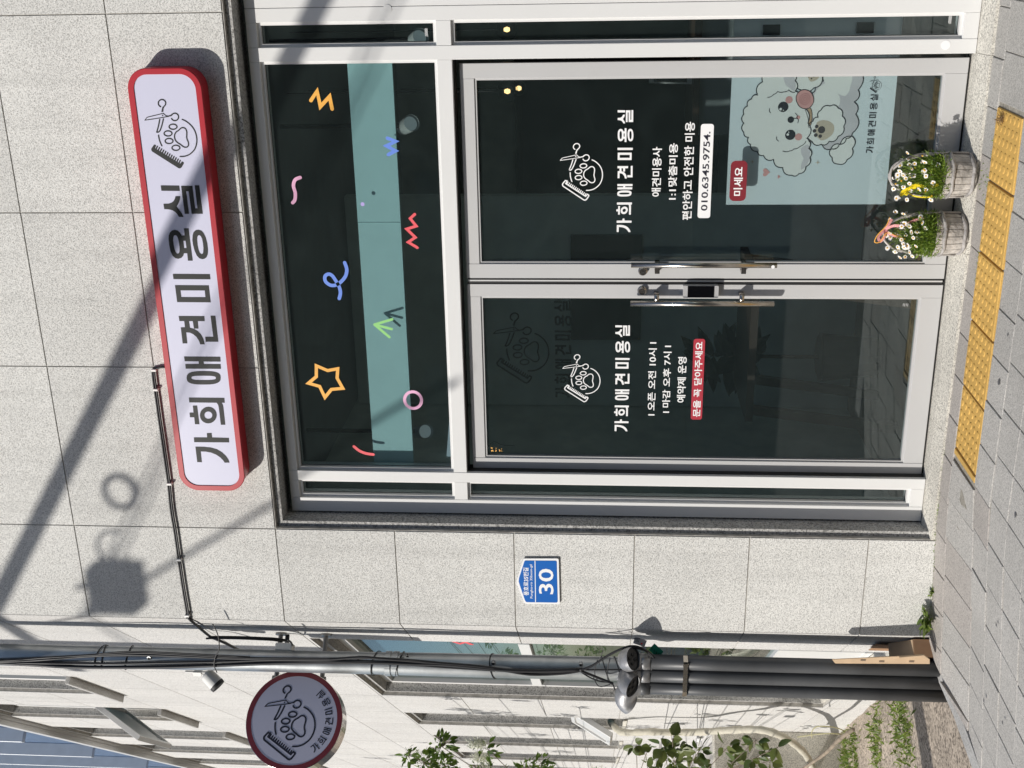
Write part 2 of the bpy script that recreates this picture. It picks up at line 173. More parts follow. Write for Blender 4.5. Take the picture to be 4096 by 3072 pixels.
# ---------------------------------------------------------------- mesh helpers
class MB:
    def __init__(s, f=None): s.bm = bmesh.new(); s.f = f or (lambda x, y, z: Vector((x, y, z)))
    def v(s, p): return s.bm.verts.new(s.f(*p))
    def box(s, x0, x1, y0, y1, z0, z1, bev=0):
        vs_ = [s.v((x, y, z)) for x in (x0, x1) for y in (y0, y1) for z in (z0, z1)]
        q = [(0, 1, 3, 2), (4, 6, 7, 5), (0, 4, 5, 1), (2, 3, 7, 6), (0, 2, 6, 4), (1, 5, 7, 3)]
        fs = [s.bm.faces.new([vs_[i] for i in k]) for k in q]
        if bev:
            es = list({e for f in fs for e in f.edges}); bmesh.ops.bevel(s.bm, geom=es, offset=bev, segments=1, affect='EDGES')
        return s
    def loft(s, rings, close=True, cap=True):
        rv = [[s.v(p) for p in r] for r in rings]; n = len(rv[0])
        for a, b in zip(rv, rv[1:]):
            for i in range(n if close else n-1):
                j = (i+1) % n; s.bm.faces.new((a[i], a[j], b[j], b[i]))
        if cap: s.bm.faces.new(rv[0][::-1]); s.bm.faces.new(rv[-1])
        return s
    def tube(s, pts, r, seg=8, cap=True):
        pts = [Vector(p) for p in pts]; n = len(pts); rings = []; up = None
        for i, p in enumerate(pts):
            t = (pts[min(i+1, n-1)]-pts[max(i-1, 0)]).normalized()
            if up is None: up = t.orthogonal().normalized()
            up = (up - t*up.dot(t)); up = up.normalized() if up.length > 1e-6 else t.orthogonal().normalized()
            sd = t.cross(up); rr = r[i] if isinstance(r, (list, tuple)) else r
            rings.append([tuple(p + (up*math.cos(a)+sd*math.sin(a))*rr) for a in [2*math.pi*k/seg for k in range(seg)]])
        return s.loft(rings, True, cap)
    def poly(s, loops, d0=0, d1=None):
        """flat outline(s) in (x, z); even-odd holes; d0 front depth, d1 back depth (None: sheet)"""
        tess = tessellate_polygon([[Vector((a, b, 0)) for a, b in l] for l in loops]); flat = [p for l in loops for p in l]
        fv = [s.v((a, d0, b)) for a, b in flat]
        for t in tess:
            try: s.bm.faces.new([fv[i] for i in t])
            except ValueError: pass
        if d1 is not None:
            bv = [s.v((a, d1, b)) for a, b in flat]; k = 0
            for l in loops:
                n = len(l)
                for i in range(n):
                    j = (i+1) % n; s.bm.faces.new((fv[k+i], fv[k+j], bv[k+j], bv[k+i]))
                k += n
            for t in tess:
                try: s.bm.faces.new([bv[i] for i in t][::-1])
                except ValueError: pass
        return s
    def build(s, name, mt, parent=None, smooth=False, recalc=True, label=None):
        if recalc: bmesh.ops.recalc_face_normals(s.bm, faces=s.bm.faces[:])
        me = bpy.data.meshes.new(name); s.bm.to_mesh(me); s.bm.free()
        if isinstance(mt, (list, tuple)):
            for k in mt: me.materials.append(k)
        else: me.materials.append(mt)
        if smooth:
            for p in me.polygons: p.use_smooth = True
        o = bpy.data.objects.new(name, me); COL.objects.link(o)
        if parent: o.parent = parent; o.matrix_parent_inverse = parent.matrix_basis.inverted()
        if label: o['label'] = label
        return o
def thing(name, label, cat, loc=(0, 0, 0), group=None):
    o = bpy.data.objects.new(name, None); o.location = loc; o.empty_display_size = .1; COL.objects.link(o)
    o['label'] = label; o['category'] = cat
    if group: o['group'] = group
    return o
def tag(o, label, cat, group=None):
    o['label'] = label; o['category'] = cat
    if group: o['group'] = group
    return o
def struct(o): o['kind'] = 'structure'; return o
def ribbon(pts, w, closed=False, cap=True):
    """stroke of width w along pts -> list of outline loops"""
    P = [Vector((a, b)) for a, b in pts]; n = len(P); Lf = []; Rt = []
    for i in range(n):
        if closed: a, b = P[i-1], P[(i+1) % n]
        else: a, b = P[max(i-1, 0)], P[min(i+1, n-1)]
        d1 = (P[i]-a).normalized() if (P[i]-a).length > 1e-9 else None; d2 = (b-P[i]).normalized() if (b-P[i]).length > 1e-9 else None
        d1 = d1 or d2; d2 = d2 or d1; t = (d1+d2)
        t = t.normalized() if t.length > 1e-6 else d1
        nrm = Vector((-t.y, t.x)); k = 1/max(.45, nrm.dot(Vector((-d1.y, d1.x))))
        Lf.append(P[i]+nrm*w/2*k); Rt.append(P[i]-nrm*w/2*k)
    if closed: return [[tuple(p) for p in Lf], [tuple(p) for p in Rt]]
    c1 = []; c0 = []
    if cap:
        d = (P[-1]-P[-2]).normalized(); nn = Vector((-d.y, d.x)); c1 = [P[-1]+(nn*math.cos(a)+d*math.sin(a))*w/2 for a in [math.pi*k/6 for k in range(1, 6)]]
        d = (P[0]-P[1]).normalized(); nn = Vector((-d.y, d.x)); c0 = [P[0]+(nn*math.cos(a)+d*math.sin(a))*w/2 for a in [math.pi*k/6 for k in range(1, 6)]]
    return [[tuple(p) for p in Lf+c1+Rt[::-1]+c0]]
def smooth_path(pts, k=5, closed=False):
    P = [Vector(p) for p in pts]; n = len(P); out = []
    rng = range(n) if closed else range(n-1)
    for i in rng:
        if closed: a, b, c, d = P[i-1], P[i], P[(i+1) % n], P[(i+2) % n]
        else: a, b, c, d = P[max(i-1, 0)], P[i], P[i+1], P[min(i+2, n-1)]
        for j in range(k):
            t = j/k; out.append(.5*((2*b)+(c-a)*t+(2*a-5*b+4*c-d)*t*t+(3*b-a-3*c+d)*t**3))
    if not closed: out.append(P[-1])
    return [tuple(p) for p in out]
def ellipse(cx, cz, rx, rz, n=28, a0=0): return [(cx+rx*math.cos(a0+2*math.pi*i/n), cz+rz*math.sin(a0+2*math.pi*i/n)) for i in range(n)]
def rrect(x0, x1, z0, z1, r, n=6):
    out = []
    for cx, cz, a in ((x1-r, z1-r, 0), (x0+r, z1-r, 90), (x0+r, z0+r, 180), (x1-r, z0+r, 270)):
        out += [(cx+r*math.cos(R(a+90*k/n)), cz+r*math.sin(R(a+90*k/n))) for k in range(n+1)]
    return out
def XZ(x, y, Y): p = at(x, y, Y); return (p.x, p.z)
_tc = {}
def textmesh(body, bold):
    key = (body, bold)
    if key not in _tc:
        c = bpy.data.curves.new('t', 'FONT'); c.body = body; c.offset = bold; c.resolution_u = 3
        o = bpy.data.objects.new('t', c); COL.objects.link(o); dg = bpy.context.evaluated_depsgraph_get()
        me = bpy.data.meshes.new_from_object(o.evaluated_get(dg)); bpy.data.objects.remove(o); bpy.data.curves.remove(c)
        vs_ = [v.co.copy() for v in me.vertices]; fs = [list(p.vertices) for p in me.polygons]; bpy.data.meshes.remove(me)
        x0 = min(v.x for v in vs_); x1 = max(v.x for v in vs_); y0 = min(v.y for v in vs_); y1 = max(v.y for v in vs_)
        _tc[key] = ([((v.x-x0)/(x1-x0), (v.y-y0)/(y1-y0)) for v in vs_], fs)
    return _tc[key]
def text(mb, body, x0, x1, z0, z1, d=0, bold=.012):
    vs_, fs = textmesh(body, bold); bv = [mb.v((x0+a*(x1-x0), d, z0+b*(z1-z0))) for a, b in vs_]
    for f in fs:
        try: mb.bm.faces.new([bv[i] for i in f])
        except ValueError: pass
def glyphs(mb, x0, x1, z0, z1, d=0, chars='가희애견미용실', back=None, arcf=None):
    xm = max(p[0] for g in GL.values() for l in g for p in l)
    mp = arcf or (lambda a, b: (x0+a/xm*(x1-x0), z0+b*(z1-z0)))
    for ch in chars:
        L_ = GL[ch]
        def grp(i): return [[mp(*p) for p in l] for l in i]
        sets = {'가': [(0,), (1,)], '희': [(0,), (1,), (2, 3)], '애': [(0,), (1, 2)], '견': [(0,), (1,)], '미': [(0,), (1, 2)], '용': [(0, 1, 2), (3, 4)], '실': [(0,), (1,), (2,)]}[ch]
        for st in sets: mb.poly(grp([L_[k] for k in st]), d, back)
def logo(mb, cx, cz, h, d=0, filled=False, w=.0245, sx=1.0, back=None):
    T = lambda l: [(cx+a*h*sx, cz+b*h) for a, b in l]
    for l in LOGO['open']: mb.poly(ribbon(smooth_path(T(l), 3), w*h), d, back)
    for l in LOGO['loop']: mb.poly(ribbon(smooth_path(T(l), 3, True) if len(l) > 16 and len(l) != 13 else T(l), w*h*(.62 if len(l) == 13 else 1), True), d, back)
    for l in LOGO['fill']: mb.poly([T(l)], d-.0002, back)
    for l in LOGO['dot']:
        a = T(l); r = abs(a[1][0]-a[0][0])*1.0+abs(a[1][1]-a[0][1]); mb.poly([ellipse(a[0][0], a[0][1], r*.8, r*.8, 10)], d, back)
    for l in LOGO['comb']:
        if filled: mb.poly([T(l)], d, back)
        else: mb.poly(ribbon(T(l), w*h*1.15, True), d, back)
    for l in LOGO['teeth']: mb.poly(ribbon(T(l), w*h*(1.05 if filled else .95)), d-.0004, back)
def film(name, loops, Y, mt, parent, label=None):
    return MB().poly(loops, Y).build(name, mt, parent, label=label)
def pic(ox, oy, s): return lambda l, Y: [XZ(ox+a*s, oy+b*s, Y) for a, b in l]
# panelled cladding with open joints; openings cut out of the panels
def panels(mb, us, zs, holes, gap=.006, thick=.007, back=.03):
    for i in range(len(us)-1):
        for j in range(len(zs)-1):
            u0, u1, z0, z1 = us[i]+gap/2, us[i+1]-gap/2, zs[j]+gap/2, zs[j+1]-gap/2
            rects = [(u0, u1, z0, z1)]
            for h in holes:
                new = []
                for r in rects:
                    if h[0] >= r[1] or h[1] <= r[0] or h[2] >= r[3] or h[3] <= r[2]: new.append(r); continue
                    a0, a1 = max(r[0], h[0]), min(r[1], h[1])
                    if h[0] > r[0]: new.append((r[0], h[0], r[2], r[3]))
                    if h[1] < r[1]: new.append((h[1], r[1], r[2], r[3]))
                    if h[3] < r[3]: new.append((a0, a1, h[3], r[3]))
                    if h[2] > r[2]: new.append((a0, a1, r[2], h[2]))
                rects = new
            for r in rects:
                if r[1]-r[0] > .004 and r[3]-r[2] > .004: mb.box(r[0], r[1], 0, thick, r[2], r[3])
def solid(mb, u0, u1, z0, z1, y0, y1, holes):
    us = sorted({u0, u1} | {h[k] for h in holes for k in (0, 1) if u0 < h[k] < u1}); zs = sorted({z0, z1} | {h[k] for h in holes for k in (2, 3) if z0 < h[k] < z1})
    for i in range(len(us)-1):
        for j in range(len(zs)-1):
            cu, cz = (us[i]+us[i+1])/2, (zs[j]+zs[j+1])/2
            if not any(h[0] < cu < h[1] and h[2] < cz < h[3] for h in holes): mb.box(us[i], us[i+1], y0, y1, zs[j], zs[j+1])
# ================================================================ the setting: pavement, tactile strip, yard, street
def zp(x, y):
    x0 = -2.32 if y < -.46 else -2.32+(-.43)*max(0, min(1, (y+.46)/.46)); t = max(0, x0-x)
    k = .097 if y < -.3 else .097-.035*max(0, min(1, (y+.3)/.3)); return -k*t
def kerbx(y): return -3.40-.30*max(-.2, .12-y) if y > -.6 else -3.40-.216-.25*(-.6-y)
mb = MB(); mbb = MB()
rows = [(-.142, .002), (-.460, -.142)]
y = -.462
while y > -1.40: rows.append((y-.212, y-.002)); y -= .212
rnd = random.Random(3)
for ri, (y0, y1) in enumerate(rows):
    off = rnd.random()*.2; x = 2.6+off
    while x > -4.4:
        x1 = x; x0 = x-.2; x = x0
        if ri == 1 and x0 > -2.29 and x1 < -.73: continue
        if ri == 1 and x0 <= -2.29 < x1: x1 = -2.2895
        if ri == 1 and x1 >= -.74 > x0-.2 and x0 < -.73: x0 = -.73
        if x1-x0 < .03: continue
        g = .0035; q0, q1 = kerbx(y0), kerbx(y1)
        if x1 < min(q0, q1)+.004: break
        e0 = min(max(x0+g/2, q0), x1-g/2-.001); e1 = min(max(x0+g/2, q1), x1-g/2-.001); a0 = (e0+e1)/2
        dz = rnd.gauss(0, .0010); tl = rnd.gauss(0, .0011); tm = rnd.gauss(0, .0009)
        tgt = mbb if (ri == 0 and x0 < -1.2) or (ri == 1 and x0 < -2.2 and rnd.random() < .8) or rnd.random() < .05 else mb
        pts = []
        for zz in (-.06, 0):
            for xx, yy in ((e0, y0+g/2), (x1-g/2, y0+g/2), (x1-g/2, y1-g/2), (e1, y1-g/2)):
                pts.append((xx, yy, zp(xx, yy)+zz+(dz+tl*(xx-a0)/.2+tm*(yy-y0)/.2 if zz == 0 else 0)))
        vs_ = [tgt.v(p) for p in pts]
        top = None
        for k in ((4, 5, 6, 7), (0, 3, 2, 1), (0, 1, 5, 4), (1, 2, 6, 5), (2, 3, 7, 6), (3, 0, 4, 7)):
            f = tgt.bm.faces.new([vs_[i] for i in k]); top = top or f
        bmesh.ops.bevel(tgt.bm, geom=list(top.edges), offset=.0022, segments=1, affect='EDGES')
pv = struct(mb.build('pavement', PAVE)); struct(mbb.build('pavement', PAVEB))
mb = MB(); xs = [2.8-.15*i for i in range(50)]; ys = [.06, -.15, -.3, -.46, -.8, -1.2, -1.55]
gv = [[mb.v((max(x, kerbx(y)), y, zp(x, y)-.0055)) for y in ys] for x in xs]
for i in range(len(xs)-1):
    for j in range(len(ys)-1): mb.bm.faces.new((gv[i][j], gv[i+1][j], gv[i+1][j+1], gv[i][j+1]))
struct(mb.build('pavement_bed', SAND))
# yellow tactile tiles: five, 0.3 m square, with six rows of domes
mb = MB()
for k in range(6):
    x1 = -.735-.30*k-.004*k; x0 = x1-.30; e = rnd.gauss(0, .0012)
    if k == 5: x0 = -2.288
    mb.box(x0+.002, x1-.002, -.458, -.146, -.05, .004+e, .003)
    n = 6 if k < 5 else 1
    for i in range(n):
        for j in range(6):
            cx = x1-.026-.05*i; cy = -.170-.0497*j
            if cx < x0+.02: continue
            rr = [[(cx+r*math.cos(a), cy+r*math.sin(a), .004+e+h) for a in [2*math.pi*q/14 for q in range(14)]] for r, h in ((.0170, 0), (.0145, .0026), (.0100, .0036))]
            mb.loft(rr)
struct(mb.build('tactile_path', YEL))
# kerb stones closing the pavement towards the yard
mb = MB()
yy = .13
while yy > -1.5:
    a, b = yy, yy-.42
    p = [(kerbx(a)-.002, a), (kerbx(b)-.002, b+.004), (kerbx(b)-.085, b+.004), (kerbx(a)-.085, a)]
    za, zb = zp(kerbx(a), a)-.004, zp(kerbx(b), b)-.004
    rb = [(p[0][0], p[0][1], -.4), (p[1][0], p[1][1], -.4), (p[2][0], p[2][1], -.4), (p[3][0], p[3][1], -.4)]
    rt = [(p[0][0], p[0][1], za), (p[1][0], p[1][1], zb), (p[2][0], p[2][1], zb), (p[3][0], p[3][1], za)]
    mb.loft([rb, rt]); yy = b
struct(mb.build('kerb', KERB))
def zy(x, y):
    d = math.hypot(x+3.45, y); return -.115-.075*min(d, 6)+.018*noise.noise(Vector((x*3, y*3, 0)))+.006*noise.noise(Vector((x*14, y*14, 3)))
mb = MB(); nx = 150; gv = []
for i in range(nx+1):
    row = []
    for j in range(91):
        x = -3.43-(i/nx)**1.6*14; y = -4+(j/90)*16
        if y < .2 : x = min(x, kerbx(y)-.06-(i/nx)**1.6*14+.0)
        row.append(mb.v((x, y, zy(x, y))))
    gv.append(row)
for i in range(nx):
    for j in range(90): mb.bm.faces.new((gv[i][j], gv[i+1][j], gv[i+1][j+1], gv[i][j+1]))
struct(mb.build('yard_ground', DIRT, smooth=True))
struct(MB().box(-60, 60, -60, -1.70, -.8, -.13).build('road', ASPH))
struct(MB().box(-60, -17, -4, 60, -1.2, -.6).build('far_ground', ASPH))

mb = MB(); rn = random.Random(12)
for px, py, r0 in ((3995, 1530, .016), (3935, 2800, .012), (3985, 2500, .010), (4060, 2060, .012), (4030, 1340, .007), (4010, 2890, .009)):
    c = atz(px, py, 0); c = atz(px, py, zp(c.x, c.y)+.0035)
    mb.bm.faces.new([mb.v((c.x+r0*rn.uniform(.6, 1.2)*math.cos(t), c.y+r0*.9*rn.uniform(.6, 1.2)*math.sin(t), c.z)) for t in [2*math.pi*i/14 for i in range(14)]])
struct(mb.build('pavement_stain', M('gum_stain', (.12, .12, .125), .8)))

mb = MB(); x = 3.0
while x > -3.9: mb.box(x-.995, x-.004, -1.70, -1.535, -.5, min(zp(x-.5, -1.6), zp(x-1, -1.6)+.03)-.004, .008); x -= 1.0
struct(mb.build('street_kerb', KERB))
# ================================================================ the building
ZJ = [-.30, .305, .875, 1.435, 2.030, 2.627, 3.232, 3.745, 4.275, 4.85, 5.40]
XJ = [-3.355, -2.8165, -1.953, -1.2, -.332, .55, 1.45, 2.35, 3.2]
shop = thing('shop_building', 'grey granite-clad corner shop with a white double glass door and a long side wall', 'building')
OPEN = (-2.8135, 1.9, -.02, 3.2285)
mb = MB(); panels(mb, XJ, ZJ, [OPEN]); mb.build('front_wall', GRAN, shop)
mb = MB(); solid(mb, -3.35, 3.2, -.3, 5.4, .005, .20, [OPEN]); mb.build('front_wall_core', JOINT, shop)
mb = MB(); LIP = .0305
mb.box(OPEN[0], OPEN[0]+LIP, .028, .20, .0, 3.2285-LIP); mb.box(OPEN[0], 1.9, .028, .20, 3.2285-LIP, 3.2285)
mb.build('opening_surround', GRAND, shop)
# sloping granite door sill
mb = MB()
sx = [-2.813, -2.245, -1.395, -.55, .35, 1.9]
for a, b in zip(sx, sx[1:]): mb.loft([[(a+.001, -.002, -.2), (a+.001, .26, -.2), (a+.001, .26, .034), (a+.001, .10, .034), (a+.001, -.002, .012)], [(b-.001, -.002, -.2), (b-.001, .26, -.2), (b-.001, .26, .034), (b-.001, .10, .034), (b-.001, -.002, .012)]])
mb.build('door_sill', SILLM, shop)
# aluminium shopfront frame (front face .12 behind the wall face)
FY0, FY1 = .12, .21
ZB, ZT, TR0, TR1 = .036, 3.170, 2.267, 2.333
XL, ML0, ML1, MR0, MR1, SR = -2.7735, -2.600, -2.546, -.552, -.492, -.386
mb = MB()
BV = .0015
mb.box(XL, -2.697, FY0, FY1, ZB, ZT, BV); mb.box(ML0, ML1, FY0-.001, FY1, ZB, ZT+.0, BV); mb.box(MR0, MR1, FY0-.001, FY1, ZB, ZT, BV)
mb.box(SR, -.3265, FY0, FY1, ZB, ZT, BV); mb.box(-.3245, -.215, FY0, FY1, ZB, ZT, BV); mb.box(.85, .93, FY0, FY1, ZB, ZT, BV); mb.box(1.82, 1.9, FY0, FY1, ZB, ZT, BV)
for a, b in ((-2.697, ML0), (ML1, MR0), (MR1, SR), (-.215, .85), (.93, 1.82)):
    mb.box(a+.0005, b-.0005, FY0+.0005, FY1, 3.124, ZT, BV); mb.box(a+.0005, b-.0005, FY0+.0005, FY1, TR0, TR1, BV)
    if a != ML1: mb.box(a+.0005, b-.0005, FY0+.0005, FY1, ZB, .099, BV)
# glazing beads, set back from the frame face
PANES = []
def bead(a, b, z0, z1, t=.0135, y=.137):
    mb.box(a, a+t, y, FY1-.01, z0, z1); mb.box(b-t, b, y, FY1-.01, z0, z1); mb.box(a+t, b-t, y, FY1-.01, z0, z0+t); mb.box(a+t, b-t, y, FY1-.01, z1-t, z1)
    PANES.append((a+t-.004, b-t+.004, z0+t-.004, z1-t+.004))
bead(-2.697, ML0, TR1, 3.124); bead(-2.697, ML0, .099, TR0); bead(ML1, MR0, TR1, 3.124); bead(MR1, SR, TR1, 3.124); bead(MR1, SR, .099, TR0)
bead(-.215, .85, TR1, 3.124); bead(-.215, .85, .099, TR0); bead(.93, 1.82, TR1, 3.124); bead(.93, 1.82, .099, TR0)
mb.build('shopfront_frame', ALU, shop)
GY = .163
panes = [MB().box(p[0], p[1], GY, GY+.006, p[2], p[3]).build('window_pane', GLS, shop) for p in PANES]
# rubber gaskets round the glass and black strips for the shaded gap round the doors
mb = MB()
for p in PANES:
    a, b, z0, z1 = p; t = .006
    for q in ((a, a+t, z0, z1), (b-t, b, z0, z1), (a+t, b-t, z0, z0+t), (a+t, b-t, z1-t, z1)): mb.box(q[0], q[1], GY-.004, GY-.001, q[2], q[3])
mb.box(ML1, ML1+.004, FY0+.02, FY1, ZB+.004, TR0); mb.box(MR0-.004, MR0, FY0+.02, FY1, ZB+.004, TR0); mb.box(ML1, MR0, FY0+.03, FY1, TR0-.006, TR0-.0005)
mb.box(ML1+.004, MR0-.004, .181, .205, .0345, .0435)  # black strip standing in for the shadow gap under the doors
mb.build('gasket_and_gap_shade', GASK, shop)
# doors
DY0, DY1, DG = .172, .212, .192
def door(x0, x1, sl_, sr_, label):
    d = MB(); z0, z1 = .044, 2.241
    d.box(x0, x0+sl_, DY0, DY1, z0, z1, .0015); d.box(x1-sr_, x1, DY0, DY1, z0, z1, .0015)
    d.box(x0+sl_+.0004, x1-sr_-.0004, DY0+.001, DY1, 2.178, z1, .0015); d.box(x0+sl_+.0004, x1-sr_-.0004, DY0+.001, DY1, z0, .137, .0015)
    a, b, c, e = x0+sl_, x1-sr_, .137, 2.178; t = .009
    d.box(a, a+t, DY0+.008, DY1, c, e); d.box(b-t, b, DY0+.008, DY1, c, e); d.box(a+t, b-t, DY0+.008, DY1, c, c+t); d.box(a+t, b-t, DY0+.008, DY1, e-t, e)
    o = d.build('door', ALUD, shop, label=label)
    MB().box(a+t-.003, b-t+.003, DG, DG+.006, c+t-.003, e-t+.003).build('glass_pane', GLS, o)
    return o
doorR = door(-1.557, -.574, .069, .066, 'right door leaf with phone number lettering'); doorL = door(-2.556, -1.586, .069, .062, 'left door leaf with opening hours lettering')
mb = MB(); mb.box(-1.5855, -1.5575, .178, .205, .05, 2.236); mb.box(-1.580, -1.5745, .168, .178, .05, 2.236); mb.build('brush_seal', GASK, shop)
mb = MB(); mb.box(-1.5735, -1.5655, .171, .178, .05, 2.236); mb.build('seal_carrier', ALUG, shop)
# pull handles, cylinder locks, digital lock
def pull(dr, x, zt, zb, s):
    q = MB(); yb = DY0-.052; r = .0128
    q.tube([(x, yb, zt), (x, yb, zb)], r, 20)
    for z in (zt-.128*.94, zb+.158*.94):
        q.box(x-.011, x+.011, yb, DY0-.0005 if s else DY0-.0005, z-.011, z+.011) if not s else None
        if s:
            q.box(x, x+.043, yb-.004, yb+.006, z-.011, z+.011); q.box(x+.034, x+.045, yb+.006, DY0-.0005, z-.011, z+.011)
        else:
            q.box(x-.040, x, yb-.004, yb+.006, z-.011, z+.011); q.box(x-.042, x-.031, yb+.006, DY0-.0005, z-.011, z+.011)
    return q.build('pull_handle', STEEL, dr, smooth=False)
hR = pull(doorR, -1.479, 1.472, .810, False); hL = pull(doorL, -1.664, 1.472, .812, True)
for h in (hR, hL):
    for p in h.data.polygons: p.use_smooth = len(p.vertices) == 4 and abs(p.normal.z) < .2 and p.area < .01 and p.area > .0009
for dr, px, py in ((doorR, 2571, 1088), (doorL, 2568, 1166)):
    c = at(px, py, DY0-.018); q = MB()
    q.loft([[(c.x+r*math.cos(a), y, c.z+r*math.sin(a)) for a in [2*math.pi*k/24 for k in range(24)]] for r, y in ((.0215, DY0-.0003), (.0215, DY0-.004), (.0185, DY0-.006), (.0175, DY0-.018), (.0155, DY0-.020))])
    o = q.build('cylinder_lock', STEEL, dr)
    MB().box(c.x-.002, c.x+.002, DY0-.0212, DY0-.0203, c.z-.004, c.z+.004).build('keyhole', GASK, dr)
a = at(2732, 1166, DY0-.03); b = at(2874, 1166, DY0-.03); zt, zb = a.z, b.z; xc = (a.x)
q = MB(); q.poly([rrect(xc-.0285, xc+.0285, zb, zt, .006)], DY0-.034, DY0-.0004); lk = q.build('digital_lock', CAPS, doorL)
MB().box(xc-.0275, xc+.0275, DY0-.037, DY0-.0341, zb+.021, zt-.021).build('lock_panel', M('black_glass', (.004, .004, .005), .08), doorL)
c = at(2800+1615*.1808, 960+598*.1808, .105)
MB().loft([[(c.x+.008*math.cos(a), y, c.z+.008*math.sin(a)) for a in [2*math.pi*k/14 for k in range(14)]] for y in (DY0-.0662, DY0-.0650)]).build('round_tag', WHT, doorR)
c = at(3782, 180, FY0)
MB().poly([ellipse(c.x, c.z, .0195, .0195, 24)], FY0-.0024, FY0-.0011).build('round_sticker', WHT, shop)
c = at(1000+912*.6028, 60*.6028, FY0)
MB().poly([ellipse(c.x, c.z, .0195, .0195, 24)], FY0-.0022, FY0-.0009).build('round_sticker', ALU, shop)
# --- film stickers on the transom pane
tp = PANES.index([p for p in PANES if p[1] < -.5 and p[0] > -2.6 and p[2] > 2][0]); tpane = panes[tp]; SY = GY-.0012
A4 = pic(1000, 0, .6028); A5 = pic(1000, 1000, .6028)
def st(pts, wpx, f, mt, label, closed=False, smooth=True):
    l = f(pts, SY); l = smooth_path(l, 5, closed) if smooth else l
    return MB().poly(ribbon(l, wpx*.6028/900, closed), SY).build('film_sticker', mt, tpane, label=label)
st([(404, 667), (445, 605), (467, 707), (528, 641), (545, 723)], 25, A4, S_OR, 'orange zigzag sticker', smooth=False)
st([(333, 1178), (300, 1193), (288, 1232), (300, 1280), (298, 1325), (283, 1345)], 24, A4, S_PK, 'pink wavy sticker')
st([(912, 917), (966, 938), (905, 968), (965, 1001), (918, 1026)], 24, A4, S_BL, 'blue zigzag sticker', smooth=False)
st([(1093, 1422), (1063, 1450), (1103, 1500), (1040, 1520), (1097, 1575), (1050, 1607), (1110, 1643)], 20, A4, S_RD, 'red zigzag sticker', smooth=False)
st([(628, 84), (642, 130), (630, 180), (585, 225), (540, 235), (502, 210), (498, 175), (520, 160), (545, 170), (570, 205), (592, 245), (600, 285), (592, 322)], 25, A5, S_BL, 'blue looped sticker')
st([(440, 768), (515, 800), (582, 788), (578, 850), (616, 918), (540, 925), (497, 978), (462, 905), (388, 884), (440, 840)], 24, A5, S_OR, 'orange star outline sticker', True, False)
def sxy(a, b, f): return f([(a, b)], SY)[0]
c = sxy(1082, 996, A5); MB().poly([ellipse(c[0], c[1], .0515, .0495, 36), ellipse(c[0], c[1], .0365, .0345, 36)], SY).build('film_sticker', S_PK, tpane, label='pink ring sticker')
c = sxy(747, 1355, A4); MB().poly([ellipse(c[0], c[1], .0095, .0092, 18)], SY).build('film_sticker', S_PU, tpane, label='small violet dot sticker')
st([(690, 1304), (725, 1332), (770, 1350), (818, 1357)], 22, A5, S_RD, 'red curved sticker')
g = MB()
for l in ([(943, 460), (826, 495)], [(826, 495), (940, 525)], [(826, 495), (925, 578)]): g.poly(ribbon(A5(l, SY), 19*.6028/900), SY-.0002*random.random())
g.build('film_sticker', S_GR, tpane, label='green arrow sticker')
# --- white lettering on the door panes
DS = DG-.0012
def rect(x0, x1, y0, y1): a = at(x0, y1, DS); b = at(x1, y0, DS); return a.x, b.x, b.z, a.z      # px box -> X0,X1,Z0,Z1
def lettering(dr, ox, oy, title, lg, lines, pill, pilltext, pillmt, inkmt, pillbox):
    s = .6028; q = MB()
    a = at(ox+title[0]*s, oy+title[3]*s, DS); b = at(ox+title[1]*s, oy+title[2]*s, DS)
    glyphs(q, a.x, b.x, b.z, a.z, DS); q.build('title_lettering', WHT, dr); q = MB()
    c = at(ox+lg[0]*s, oy+lg[1]*s, DS); logo(q, c.x, c.z, lg[2]*s/1010*1.0, DS, False); q.build('paw_emblem', WHT, dr)
    for body, x0, x1, y0, y1, bd in lines:
        q = MB(); a = at(ox+x0*s, oy+y1*s, DS); b = at(ox+x1*s, oy+y0*s, DS); text(q, body, a.x, b.x, b.z, a.z, DS, bd); q.build('notice_line', WHT, dr)
    a = at(ox+pillbox[0]*s, oy+pillbox[3]*s, DS); b = at(ox+pillbox[1]*s, oy+pillbox[2]*s, DS)
    MB().poly([rrect(a.x, b.x, b.z, a.z, .012)], DS).build('rounded_label', pillmt, dr)
    q = MB(); h = a.z-b.z; ww = b.x-a.x; k = pilltext[1]; text(q, pilltext[0], a.x+ww*k, b.x-ww*k, b.z+h*pilltext[2], a.z-h*pilltext[2], DS-.0008, pilltext[3]); q.build('label_text', inkmt, dr)
lettering(doorR, 2000, 0, (770, 888, 730, 1540), (540, 1142, 320), [('애견미용사', 1005, 1075, 975, 1305, .02), ('1:1맞춤미용', 1112, 1182, 950, 1325, .02), ('편안하고 안전한 미용', 1207, 1295, 808, 1460, .02)], None, ('010.6345.9754.', .08, .24, .014), WHT, NAVY, (1310, 1420, 822, 1447))
lettering(doorL, 2000, 1000, (756, 866, 500, 1202), (540, 852, 302), [('I 오픈 오전 10시 I', 976, 1042, 612, 1098, .018), ('I 마감 오후 7시 I', 1074, 1140, 635, 1080, .018), ('예약제 운영', 1172, 1240, 710, 1012, .02)], None, ('문을 꼭 닫아주세요', .035, .16, .02), REDF, WHT, (1265, 1362, 590, 1125))
s = .4038
a = at(2880+90*s, 230+1422*s, DS); b = at(2880+275*s, 230+1022*s, DS)
MB().poly([rrect(a.x, b.x, b.z, a.z, .022)], DS).build('rounded_label', MAROON, doorR)
